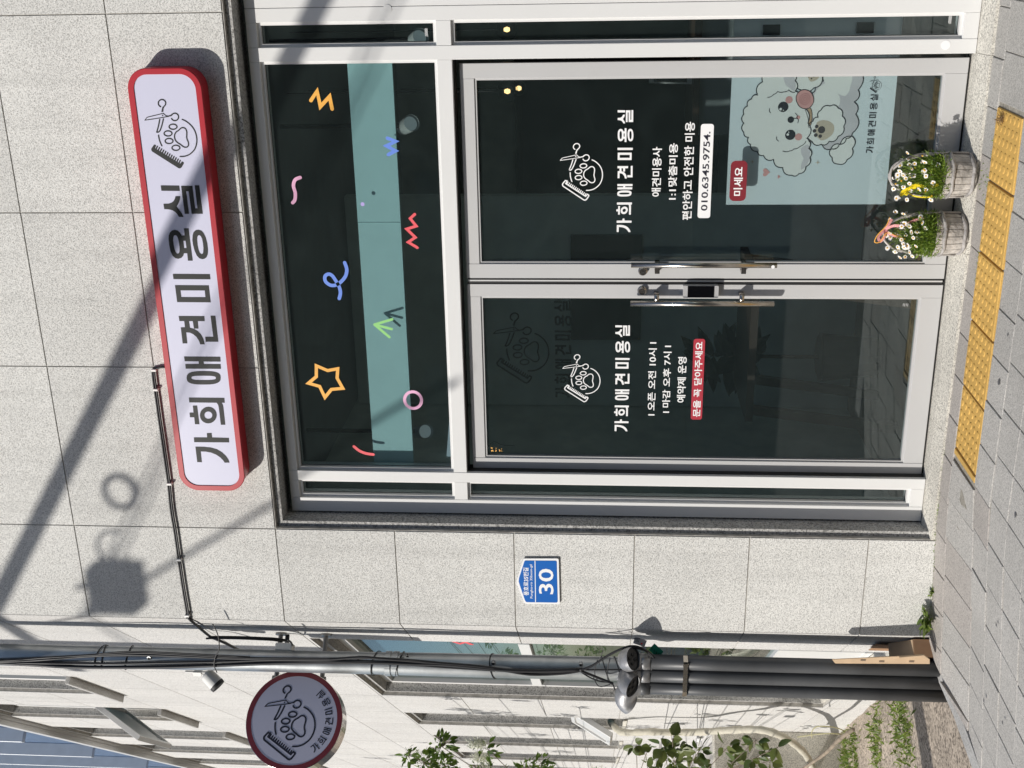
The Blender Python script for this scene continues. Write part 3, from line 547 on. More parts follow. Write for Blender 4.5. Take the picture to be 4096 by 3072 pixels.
q = MB(); a = at(2880+130*s, 230+1370*s, DS); b = at(2880+233*s, 230+1085*s, DS); text(q, '미세요', a.x, b.x, b.z, a.z, DS-.0008, .02); q.build('label_text', WHT, doorR)
# small printed glass marks
for px, py, w_, h_ in ((1705, 130, 14, 38), (3800, 78, 14, 40), (1818, 1838, 12, 28), (3622, 1220, 30, 16), (3597, 2006, 12, 24)):
    c = at(px, py, GY-.001 if px != 3622 else DS); q = MB()
    for k in range(4): q.box(c.x-h_/2200*(1-.2*(k % 2)), c.x+h_/2200, c.y-.0003, c.y, c.z+(k-1.5)*w_/4300-.0007, c.z+(k-1.5)*w_/4300+.0007)
    q.build('glass_mark', WHT, shop)
# ---------------------------------------------------------------- long side wall, set 43 degrees to the street front
def SWM(): return MB(lambda s_, d, z: CORN + SU*s_ - SN*d + Vector((0, 0, z)))       # x = along, y = depth into wall
WIN = [(.50, 2.92, -.02, 3.215)]
for k in range(5): WIN.append((4.02+1.86*k, 4.90+1.86*k, 1.37, 3.215))
UP = [(2.36+1.93*k, 3.36+1.93*k, 5.41, 7.20) for k in range(7)]
SJ = [0, .98, 2.0, 2.95, 4.0]+[4.9+.93*k for k in range(16)]
ZS = [-.9, -.05, .305, .875, 1.435, 2.030, 2.627, 3.232, 3.745, 4.275, 4.85, 5.40, 6.0, 6.6, 7.24]
holes = WIN+UP
mb = SWM(); panels(mb, SJ, ZS, holes); mb.build('side_wall', GRAN2, shop)
mb = SWM(); solid(mb, .012, SJ[-1], -.9, 7.24, .005, .2, holes); solid(mb, .02, SJ[-1], -.9, 7.24, .2, .32, [(h[0]-.0, h[1], h[2], h[3]) for h in holes]); mb.build('side_wall_core', JOINT, shop)
def swindow(h, upper, first=False, lab=None):
    a, b, z0, z1 = h; L2 = .034; FD = .092
    w_ = SWM()
    w_.box(a, a+L2, .028, .30, z0, z1-L2); w_.box(b-L2, b, .028, .30, z0, z1-L2); w_.box(a, b, .028, .30, z1-L2, z1)
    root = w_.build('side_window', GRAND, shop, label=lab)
    f = SWM(); t = .05; x0, x1, y0, y1 = a+L2, b-L2, z0+(.03 if not first else .02), z1-L2
    f.box(x0, x0+t, FD, FD+.06, y0, y1, .002); f.box(x1-t, x1, FD, FD+.06, y0, y1, .002); f.box(x0+t, x1-t, FD, FD+.06, y0, y0+t, .002); f.box(x0+t, x1-t, FD, FD+.06, y1-t, y1, .002)
    if first: f.box(x0+t, x1-t, FD, FD+.06, 2.02, 2.09, .002); f.box(x0+t, x1-t, FD+.004, FD+.05, .02, .55)
    f.build('window_frame', ALU, root)
    SWM().box(x0+t-.005, x1-t+.005, FD+.03, FD+.036, y0+t, y1-t).build('glass_pane', GLS2, root)
    sd = SWM()
    if upper: sd.box(a-.0, b+.05, -.055, .09, z0-.035, z0-.001, .004)
    elif not first: sd.box(a, b, -.012, .09, z0-.001, z0+.03)
    else: sd.box(a, b, .03, .09, z0-.3, z0+.02)
    sd.build('window_sill', SILLM if not upper else KERB, root)
    return root, (x0, x1, y0, y1, FD)
roots = []
for i, h in enumerate(WIN): roots.append(swindow(h, False, i == 0, 'tall side window next to the corner' if i == 0 else None))
for h in UP: roots.append(swindow(h, True))
# awning sashes standing open
for ri, ang in ((1, 30), (7, 32)):
    r, (x0, x1, y0, y1, FD) = roots[ri]; zt = y0+.42 if ri != 7 else y0+.62; hh = zt-y0-.03; ca, sa = math.cos(R(ang)), math.sin(R(ang))
    f = MB(lambda s_, t, dd: CORN+SU*s_-SN*(FD-.002-t*sa-dd*ca)+Vector((0, 0, zt-t*ca+dd*sa)))
    for q in ((x0+.05, x0+.09, 0, hh), (x1-.09, x1-.05, 0, hh), (x0+.09, x1-.09, 0, .04), (x0+.09, x1-.09, hh-.04, hh)): f.box(q[0], q[1], q[2], q[3], 0, .045, .002)
    f.box(x0+.085, x1-.085, .035, hh-.035, .02, .026); f.build('open_sash', ALUG, r)
# pink and red film on the tall side window
r, (x0, x1, y0, y1, FD) = roots[0]
g = SWM(); cs = atsw(1595, 2565, -FD); s0 = (cs-CORN).dot(SU)
g.poly(ribbon(smooth_path([(s0-.05, 2.79), (s0+.06, 2.80), (s0+.10, 2.76), (s0+.02, 2.71), (s0-.03, 2.67), (s0+.08, 2.64)], 5), .022), FD+.028); g.build('film_sticker', S_PK, r, label='pink wavy film on the side window')
cs = atsw(1855, 2585, -FD); s0 = (cs-CORN).dot(SU); g = SWM(); g.poly(ribbon([(s0, 2.50), (s0+.08, 2.46), (s0+.02, 2.42), (s0+.10, 2.39)], .028), FD+.028); g.build('film_sticker', S_RD, r, label='red zigzag film on the side window')
# eaves board and the clad storey above it
mb = SWM(); mb.box(-.2, SJ[-1], -.055, .5, 7.26, 7.29); mb.box(-.2, SJ[-1], -.085, -.055, 7.25, 7.33, .004); mb.box(-.2, SJ[-1], -.03, .5, 7.242, 7.26); mb.build('eaves', ALUG, shop)
CLM = M('blue_grey_cladding', (.50, .53, .57), .4, .1, var=.05)
for k in range(10):
    a = 2.80+1.93*k; mb = SWM(); mb.box(a, a+.07, -.13, .019, 7.66+.02*k, 12.5, .004); mb.build('cladding_fin', CLM, shop)
mb = SWM(); mb.box(-.2, SJ[-1], .02, .4, 7.315, 12); mb.build('upper_wall', M('dark_blue_glazing', (.10, .17, .30), .12, .0, var=.2), shop)
# inside of the shop: floor, walls, ceiling
mb = MB(); mb.box(-3.0, 3.0, .215, 4.4, -.05, .030); mb.build('room_floor', M('dark_wood_floor', (.07, .058, .05), .45, var=.3, scale=6), shop)
RW = M('room_wall', (.50, .56, .53), .8, var=.1)
mb = MB(); mb.box(-3.05, 3.0, 4.3, 4.4, .03, 3.3); mb.box(-3.05, -2.95, .22, 4.3, .03, 3.3); mb.box(2.9, 3.0, .22, 4.3, .03, 3.3); mb.build('room_wall', RW, shop)
mb = MB(); mb.box(-3.05, 3.0, .215, 4.4, 3.23, 3.33); mb.build('room_ceiling', M('dark_ceiling', (.22, .24, .24), .8), shop)
mb = MB(); mb.box(ML1-.05, MR0+.05, .2155, .235, 2.549, 2.752); mb.box(-1.302, -1.299, .213, .2149, 2.549, 2.752); mb.build('glass_valance', TEAL, shop)

# ================================================================ main sign over the door
SD = .098
k = 400/2212
def sgA(a, b): return at(500+a*k, 180+b*k, -SD)
def sgB(a, b): return at(650+a*k, 1750+b*k, -SD)
X1 = sgA(1000, 505).x; X0 = sgB(1200, 1180).x
Zt = sgA(60, 1000).z; Zb = sgA(1700, 1000).z
sign = thing('shop_sign', 'long red-rimmed white sign box with black lettering above the door', 'sign', ((X0+X1)/2, 0, (Zt+Zb)/2))
rr_ = .092
mb = MB(); mb.loft([[(a, d, b) for a, b in rrect(X0+e, X1-e, Zb+e, Zt-e, rr_-e, 10)] for d, e in ((-.002, .003), (-SD+.014, .003), (-SD+.0135, 0), (-SD+.003, 0), (-SD, .003))], True, False)
inn = .0265
mb.poly([rrect(X0+.003, X1-.003, Zb+.003, Zt-.003, rr_-.003, 10), rrect(X0+inn, X1-inn, Zb+inn, Zt-inn, rr_-inn, 10)], -SD)
mb.loft([[(a, d, b) for a, b in rrect(X0+inn, X1-inn, Zb+inn, Zt-inn, rr_-inn, 10)] for d in (-SD, -SD+.006)], True, False)
mb.build('sign_box', RED, sign)
MB().poly([rrect(X0+inn, X1-inn, Zb+inn, Zt-inn, rr_-inn, 10)], -SD+.004).build('sign_face', FACE, sign)
q = MB(); glyphs(q, -2.408, -1.056, 3.380, 3.5616, -SD+.0028); q.build('lettering', INK, sign)
q = MB(); logo(q, -.832, 3.4836, .2206, -SD+.0028, True); q.build('paw_emblem', INK, sign)
# sign cable along the panel joint with white clips
P = lambda l, Y: [tuple(at(a, b, Y)) for a, b in l]
cb = thing('sign_cable', 'black cable clipped along the granite joint from the long sign to the corner', 'cable', at(615, 1480, -.01))
path = P([(668, 1469), (640, 1470), (622, 1476), (618, 1495), (624, 1545), (632, 1600), (643, 1680), (655, 1760), (668, 1850), (679, 1930), (690, 2040), (705, 2130), (722, 2250), (740, 2370), (752, 2440), (756, 2474)], -.012)
mb = MB(); mb.tube(smooth_path(path, 4), .0052, 8); mb.tube([Vector(p)+Vector((0, .004, .012)) for p in smooth_path(path, 4)], .0046, 8)
pc = [tuple(at(756, 2474, -.012)), tuple(atsw(775, 2492, .012)), tuple(atsw(808, 2520, .02)), tuple(atsw(836, 2543, .03)), tuple(atsw(850, 2551, .04)), tuple(atsw(900, 2572, .06)), tuple(atsw(965, 2605, .08))]
mb.tube(smooth_path(pc, 4), .0075, 8)
pb = [tuple(atsw(x, y_, .05)) for x, y_ in ((838, 2550), (870, 2549), (960, 2550), (1040, 2553), (1100, 2556), (1142, 2562))]
mb.tube(smooth_path(pb, 4), .008, 8); mb.tube([Vector(p)+Vector((0, -.01, .014)) for p in smooth_path(pb, 4)], .0055, 8)
mb.build('cable', CABLE, cb, True)
for x, y_ in ((619, 1480), (626, 1558), (681, 1935), (719, 2238), (751, 2462)):
    c = at(x, y_, -.012); MB().box(c.x-.006, c.x+.006, -.022, -.0005, c.z-.010, c.z+.016, .002).build('cable_clip', WPLAS, cb)
# ================================================================ house number plate
pk = 240/1659
PL = lambda l, Y=-.012: [XZ(2040+a*pk, 2200+b*pk, Y) for a, b in l]
plate = thing('address_plate', 'blue house number plate reading 30 with a white border on the granite pier', 'number plate', at(2160, 2320, -.012))
out = PL([(375, 240), (180, 870), (185, 930), (395, 1470), (430, 1490), (1350, 1503), (1375, 1470), (1345, 270), (1310, 240)])
MB().poly([out], -.012, -.006).build('plate_border', WHT, plate)
MB().poly([[(a, b) for a, b in PL([(430, 262), (250, 860), (450, 1462), (1320, 1470), (1290, 270)])]], -.0062, -.0004).build('plate_back', GASK, plate)
MB().poly([PL([(398, 310), (420, 290), (1260, 295), (1292, 320), (1318, 1425), (1290, 1452), (470, 1440), (440, 1430), (415, 1390), (265, 950), (240, 870), (250, 770)])], -.0132).build('plate_panel', BLUE, plate)
q = MB()
def tx(body, a0, a1, b0, b1, bd):
    p = PL([(a0, b1), (a1, b0)], -.0138); text(q, body, p[0][0], p[1][0], p[1][1], p[0][1], -.0138, bd)
tx('30', 800, 1200, 525, 1215, .012); tx('풍호로35번길', 375, 510, 490, 1255, .022); tx('Pungho-ro 35beon-gil', 560, 632, 400, 1335, .008)
p = PL([(690, 290), (712, 1440)], -.0138); q.poly([[(p[0][0], p[0][1]+.002), (p[0][0], p[0][1]-.002), (p[1][0], p[0][1]-.002), (p[1][0], p[0][1]+.002)]], -.0138)
q.build('lettering', WHT, plate)
# ================================================================ round projecting sign
B0 = sw(.35, 0, 0); C2 = B0+SN*.468; CZ = 3.203; RD_ = .258
def RS(): return MB(lambda a, d, b: C2+SN*a+SU*d+Vector((0, 0, CZ+b)))
# local: a = along the outward normal (to the left in view), mirrored so the lettering reads from the street
_rz = Matrix.Rotation(R(3.5), 3, 'Z'); NA = _rz @ -SN; NB = _rz @ SU
def RSm(): return MB(lambda a, d, b: C2+NA*a+NB*d+Vector((0, 0, CZ+b)))
rs = thing('round_sign', 'round double-sided sign with dark red ring on brackets beside the utility pole', 'sign', C2+Vector((0, 0, CZ)))
mb = RSm(); mb.loft([[(r*math.cos(t), d, r*math.sin(t)) for t in [2*math.pi*i/72 for i in range(72)]] for r, d in ((RD_-.003, -.058), (RD_, -.055), (RD_, .055), (RD_-.003, .058))], True, False)
mb.build('drum', CHROME, rs, False)
for sgn in (-1, 1):
    mb = RSm(); mb.poly([ellipse(0, 0, RD_-.002, RD_-.002, 72), ellipse(0, 0, .229, .229, 72)], .0585*sgn); mb.build('ring', DRED, rs)
    RSm().poly([ellipse(0, 0, .2295, .2295, 72)], .0575*sgn).build('face', FACE, rs)
q = RSm(); logo(q, -.012, .025, .278, -.0582, False, .031)
q.build('paw_emblem', NAVY, rs)
q = RSm(); xm = max(p[0] for g in GL.values() for l in g for p in l)
def arcf(a, b):
    t = R(-90-53+ (a/xm)*106*.985+.5); r = .178+.0-.0; rr2 = .209-(b*.044)
    return (rr2*math.cos(t), rr2*math.sin(t))
glyphs(q, 0, 1, 0, 1, -.0582, arcf=arcf); q.build('lettering', NAVY, rs)
for dz in (.135, -.115):
    mb = MB(); p0 = sw(.35, 0, CZ+dz); p1 = C2+SN*-(RD_*.86)+Vector((0, 0, CZ+dz))
    mb.tube([p0, p1], .0125, 10); mb.tube([p1+Vector((0, 0, .02)), p1-Vector((0, 0, .02))], .018, 10); mb.tube([p0, p0+SN*.012], .03, 12); mb.build('bracket_arm', STEELD, rs)
# ================================================================ utility pole
def pole_c(z): return Vector((-3.618-.0035*(z-2.6), .030, z))
pole = thing('utility_pole', 'galvanised steel utility pole wrapped in cables at the shop corner', 'utility pole', pole_c(-.2))
mb = MB(); zs = [-.25+.3*i for i in range(26)]; mb.tube([pole_c(z) for z in zs], [.0605 if z < 2.55 else .0575 for z in zs], 28); mb.build('shaft', GALV, pole, True)
mb = MB()
for px in (1556, 1585):
    z = at(px, 2660, .03).z; mb.tube([pole_c(z-.014), pole_c(z+.014)], .0645, 28)
mb.build('collar', GALV, pole)
for px in (412, 520, 575-155, 1505, 1600, 1975, 2470, 2420):
    z = at(px, 2650, .03).z; c = pole_c(z); n = 18
    pts = [c+Vector((.0635*math.cos(2*math.pi*i/n), .0635*math.sin(2*math.pi*i/n), .018*math.sin(2*math.pi*i/n+px))) for i in range(n+1)]
    mb = MB(); mb.tube(pts, .0028, 6); mb.build('wire_tie', CABLE, pole)
for px, py in ((595, 2633), (940, 2639), (1972, 2655), (2323, 2660), (1433, 2636)):
    c = at(px, py, -.028); mb = MB(); mb.tube([c+Vector((0, .02, 0)), c], .0105, 12); mb.build('step_bolt_socket', GALV, pole)
    mb = MB(); mb.tube([c+Vector((0, .001, 0)), c-Vector((0, .0008, 0))], .0062, 10); mb.build('socket_hole', GASK, pole)
q = MB()
a0 = at(1613, 2637, -.034); text(q, '년', a0.x+.016, a0.x+.038, a0.z-.004, a0.z+.016, a0.y, .02); text(q, '제', a0.x-.004, a0.x+.014, a0.z-.006, a0.z+.014, a0.y, .02); text(q, 'M', a0.x+.012, a0.x+.036, a0.z-.030, a0.z-.016, a0.y, .02); q.build('stencil_mark', INK, pole)
# black cables running down the pole
cbl = thing('pole_cables', 'bundle of black cables running down the front of the steel pole', 'cable', at(1400, 2640, -.04))
runs = [([(-40, 2645), (60, 2640), (190, 2630), (420, 2617), (520, 2613), (600, 2612), (760, 2620), (980, 2631), (1200, 2634), (1400, 2634), (1500, 2632), (1640, 2640), (1800, 2655), (2000, 2676), (2150, 2683), (2320, 2677)], .0045),
 ([(-40, 2648), (150, 2640), (400, 2622), (600, 2620), (760, 2626), (900, 2632), (1100, 2638), (1300, 2638), (1440, 2629), (1520, 2634), (1700, 2648), (1900, 2664), (2050, 2682), (2200, 2688), (2330, 2679)], .006),
 ([(-40, 2648), (120, 2652), (400, 2655), (600, 2652), (860, 2647), (1100, 2640), (1350, 2644), (1500, 2646), (1700, 2657), (1850, 2668), (2000, 2680), (2120, 2698), (2250, 2694), (2330, 2681)], .0055),
 ([(-40, 2650), (100, 2657), (300, 2668), (520, 2669), (700, 2667), (900, 2660), (1100, 2652), (1300, 2648), (1500, 2650), (1660, 2656), (1800, 2660), (2000, 2679), (2150, 2684), (2330, 2678)], .0078),
 ([(380, 2617), (520, 2606), (700, 2612), (1000, 2628)], .003), ([(1380, 2652), (1550, 2655), (1750, 2668), (1980, 2683)], .0035)]
mb = MB()
for l, r_ in runs: mb.tube(smooth_path(P(l, -.044), 4), r_*1.3, 8)
mb.build('cable', CABLE, cbl, True)
lead = thing('service_leads', 'black leads fanning out from the pole into the metal weatherheads', 'cable', at(2340, 2680, -.05))
mb = MB()
for l, r_ in (([(2318, 2680), (2360, 2668), (2420, 2630), (2480, 2598), (2520, 2585), (2560, 2590), (2600, 2620), (2612, 2660), (2590, 2700), (2540, 2730)], .006), ([(2318, 2680), (2370, 2660), (2440, 2615), (2500, 2588)], .004), ([(2318, 2682), (2365, 2700), (2410, 2718), (2452, 2735)], .007), ([(2318, 2684), (2360, 2710), (2400, 2725), (2445, 2732), (2460, 2760)], .004), ([(2330, 2679), (2420, 2679), (2500, 2678), (2560, 2680)], .004), ([(2370, 2700), (2395, 2745), (2440, 2738)], .0025), ([(2390, 2640), (2378, 2690), (2392, 2725)], .0025), ([(2440, 2635), (2428, 2690), (2440, 2728)], .0025), ([(2412, 2600), (2400, 2640), (2396, 2660)], .002), ([(2530, 2590), (2590, 2605), (2625, 2650), (2618, 2672)], .006)):
    mb.tube(smooth_path(P(l, -.085), 4), r_, 7)
mb.build('lead', CABLE, lead, True)
# three conduits with bent hoods
for ci, (fx, ph, lab, hx) in enumerate(((-.6805, -48, 'grey vertical conduit nearest the granite corner with bent hood', 2500), (-.6955, -98, 'middle grey conduit of three beside the pole', 2500), (-.7105, 178, 'leftmost grey conduit of three with hood bent towards the yard', 2490))):
    Y = -.072; Xc = fx*5.129-.006; r_ = (.0375, .0375, .0345)[ci]
    ct = thing('conduit_pipe', lab, 'pipe', (Xc, Y, -.1), 'conduits beside the pole')
    zt = at(2575, 2690, Y).z
    mb = MB(); mb.tube([(Xc, Y, -.16), (Xc, Y, .5), (Xc, Y, 1.0), (Xc, Y, zt)], r_, 24); mb.build('pipe', PVC, ct, True)
    mb = MB(); mb.tube([(Xc, Y, zt-.03), (Xc, Y, zt+.03)], r_+.004, 24); mb.build('coupling', HOODM if ci < 2 else PVC, ct, True)
    dx, dy = math.cos(R(ph)), math.sin(R(ph)); rad = (.050, .050, .062)[ci]; mb = MB(); pts = []
    for i in range(17):
        t = R(-6+i*9.3); pts.append((Xc+dx*rad*(1-math.cos(t)), Y+dy*rad*(1-math.cos(t)), zt+.020+rad*math.sin(t)*1.15))
    ra = [r_+.004+.0165*min(1, i/7) for i in range(17)]
    mb.tube(pts, ra, 28, False); mb.build('bent_hood', HOODM, ct, True)
    e = Vector(pts[-1]); t = (Vector(pts[-1])-Vector(pts[-2])).normalized(); mb = MB(); mb.tube([e-t*.014, e-t*.010], ra[-1]-.004, 24); mb.build('rubber_plug', M('rubber_plug', (.05, .05, .052), .7, var=.3, scale=40), ct)
    mb = MB()
    for j in range(4):
        q_ = t.orthogonal().normalized(); q2 = t.cross(q_); a = j*1.6; c = e-t*.011+(q_*math.cos(a)+q2*math.sin(a))*.022; mb.tube([c, c+t*.006], .010, 12)
    mb.build('cable_gland', CABLE, ct, True)
zb = at(2742, 2690, -.12).z
mb = MB(); mb.box(-.6805*5.129-.042, -.7105*5.129-.0, -.1195, -.1170, zb-.011, zb+.011) if False else None
loop_ = [(-3.450, -.079), (-3.462, -.1175), (-3.49, -.1185), (-3.64, -.1185), (-3.668, -.116), (-3.684, -.079)]
mb.loft([[(a, b, zb+h) for a, b in loop_] for h in (-.011, .011)], False, False)
mb.box(-3.487, -3.47, -.127, -.118, zb-.013, zb+.013)
tag(mb.build('pipe_strap', STEEL), 'thin steel strap holding the three conduits together', 'strap')
# tags, camera and bracket box on the pole
k2 = 400/1659
for pts, mt, lab, spot in (([(795, 180), (985, 262), (945, 365), (755, 300)], M('tag_grey', (.50, .49, .48), .5), 'white plastic cable tag with a red dot hanging by the hoods', True), ([(1110, 305), (1260, 440), (1170, 560), (1015, 410)], M('green_tag', (.02, .27, .17), .45), 'green plastic cable tag hanging below the hoods', False)):
    lp = [XZ(2350+a*k2, 2500+b*k2, (-.04 if spot else -.025)) for a, b in pts]; c = at(2350+sum(a for a, b in pts)/4*k2, 2500+sum(b for a, b in pts)/4*k2, (-.04 if spot else -.025)); ty = -.04 if spot else -.025
    tg = thing('cable_tag', lab, 'tag', c); MB().poly([lp], ty-.001, ty+.0005).build('tag_plate', mt, tg)
    if spot:
        d = at(2350+900*k2, 2500+310*k2, ty-.002); MB().poly([ellipse(d.x, d.z, .0052, .0052, 14)], ty-.0018).build('red_dot', S_RD, tg)
        q = MB(); d = at(2350+825*k2, 2500+270*k2, ty-.002); text(q, 'LGU+', d.x-.005, d.x+.008, d.z-.009, d.z+.009, ty-.0018, .02)
        for w0 in range(3): q.box(d.x+.011+.003*w0, d.x+.0125+.003*w0, ty-.0018, ty-.0012, d.z-.014, d.z+.020)
        q.build('print', INK, tg)
    else:
        q = MB()
        for w0 in range(4): d = at(2350+(1070+w0*38)*k2, 2500+(395+w0*32)*k2, ty-.002); q.box(d.x-.008, d.x+.008, ty-.0018, ty-.0012, d.z-.001, d.z+.0015)
        q.build('print', INK, tg)
# CCTV camera
z4 = lambda a, b, Y=.03: at(600+a*.2411, 2420+b*.2411, Y)
cam_ = thing('security_camera', 'white bullet security camera on a bracket behind the steel pole', 'camera', z4(1080, 1230))
p0, p1 = z4(950, 1160), z4(1165, 1300); ax = (p1-p0).normalized()+Vector((0, -.35, 0)); ax.normalize(); c0 = p0; c1 = p0+ax*(p1-p0).length*.82
mb = MB(); mb.tube([c0-ax*.012, c0, c1, c1+ax*.004], [.028, .037, .0405, .040], 24); mb.build('camera_body', WPLAS, cam_, False)
mb = MB(); mb.tube([c1+ax*.002, c1+ax*.020], [.0415, .040], 24); mb.build('lens_hood', GASK, cam_)
mb = MB(); b0, b1 = z4(590, 1105), z4(1010, 1120); mb.loft([[(p.x+u*.0, p.y+v, p.z+s_) for u, v, s_ in ((0, -.012, -.0), (0, .012, 0), (.008, .012, 0), (.008, -.012, 0))] for p in (b0, b1)]) if False else mb.tube([b0, b1], .007, 6); mb.tube([z4(860, 1130), z4(905, 1175), c0], .009, 8); mb.box(z4(800, 1135).x-.012, z4(800, 1135).x+.012, .02, .05, z4(820, 1135).z-.012, z4(740, 1135).z+.004); mb.build('bracket', WPLAS, cam_)
mb = MB(); mb.tube(smooth_path(P([(850, 2495), (868, 2530), (876, 2565), (875, 2600), (862, 2625), (857, 2650), (858, 2668), (868, 2690)], -.06), 4), .003, 6); tag(mb.build('camera_lead', CABLE, None, True), 'thin lead looping round the pole to the white camera', 'cable')
jb = atsw(1140, 2590, .10); mb = MB(lambda x, y, z: jb+SU*x+SN*y+Vector((0, 0, z))); mb.box(-.035, .035, -.02, .02, -.045, .045, .004)
tag(mb.build('junction_box', WPLAS), 'small white junction box behind the pole above the round sign', 'junction box')
mb = MB(); mb.tube([atsw(1150, 2538, .02), atsw(1148, 2570, .06), atsw(1146, 2604, .10)], .012, 8); mb.tube(smooth_path([tuple(atsw(x, y_, .09)) for x, y_ in ((1152, 2560), (1168, 2575), (1166, 2600), (1150, 2604))], 4), .005, 6); tag(mb.build('cable_bracket', CABLE, None, True), 'black cable knot where the sign leads meet the wall bracket', 'cable')
# ================================================================ daisy baskets on the sill
def leaf(mb, p, d, nrm, L, W_, bend=.15):
    d = d.normalized(); s = d.cross(nrm); s = s.normalized() if s.length > 1e-4 else d.orthogonal().normalized(); nn = s.cross(d)
    a = mb.v(p); b = mb.v(p+d*L*.45+s*W_*.5+nn*L*bend*.3); c = mb.v(p+d*L-nn*L*bend); e = mb.v(p+d*L*.45-s*W_*.5+nn*L*bend*.3); f = mb.v(p+d*L*.5)
    mb.bm.faces.new((a, b, f)); mb.bm.faces.new((b, c, f)); mb.bm.faces.new((c, e, f)); mb.bm.faces.new((e, a, f))
def leaf6(mb, p, d, nrm, L, W_, bend=.15):
    d = d.normalized(); s = d.cross(nrm); s = s.normalized() if s.length > 1e-4 else d.orthogonal().normalized(); nn = s.cross(d)
    pr = [(.0, .03), (.16, .33), (.40, .5), (.65, .40), (.86, .19), (1, .0)]
    c = [mb.v(p+d*L*t-nn*L*bend*t*t) for t, _ in pr]; a = [mb.v(p+d*L*t+s*W_*h+nn*(L*.12*h-L*bend*t*t)) for t, h in pr[:-1]]; b = [mb.v(p+d*L*t-s*W_*h+nn*(L*.12*h-L*bend*t*t)) for t, h in pr[:-1]]
    for i in range(4): mb.bm.faces.new((c[i], a[i], a[i+1], c[i+1])); mb.bm.faces.new((c[i], c[i+1], b[i+1], b[i]))
    mb.bm.faces.new((c[4], a[4], c[5])); mb.bm.faces.new((c[4], c[5], b[4]))
def rv(rn): return Vector((rn.gauss(0, 1), rn.gauss(0, 1), rn.gauss(0, 1))).normalized()
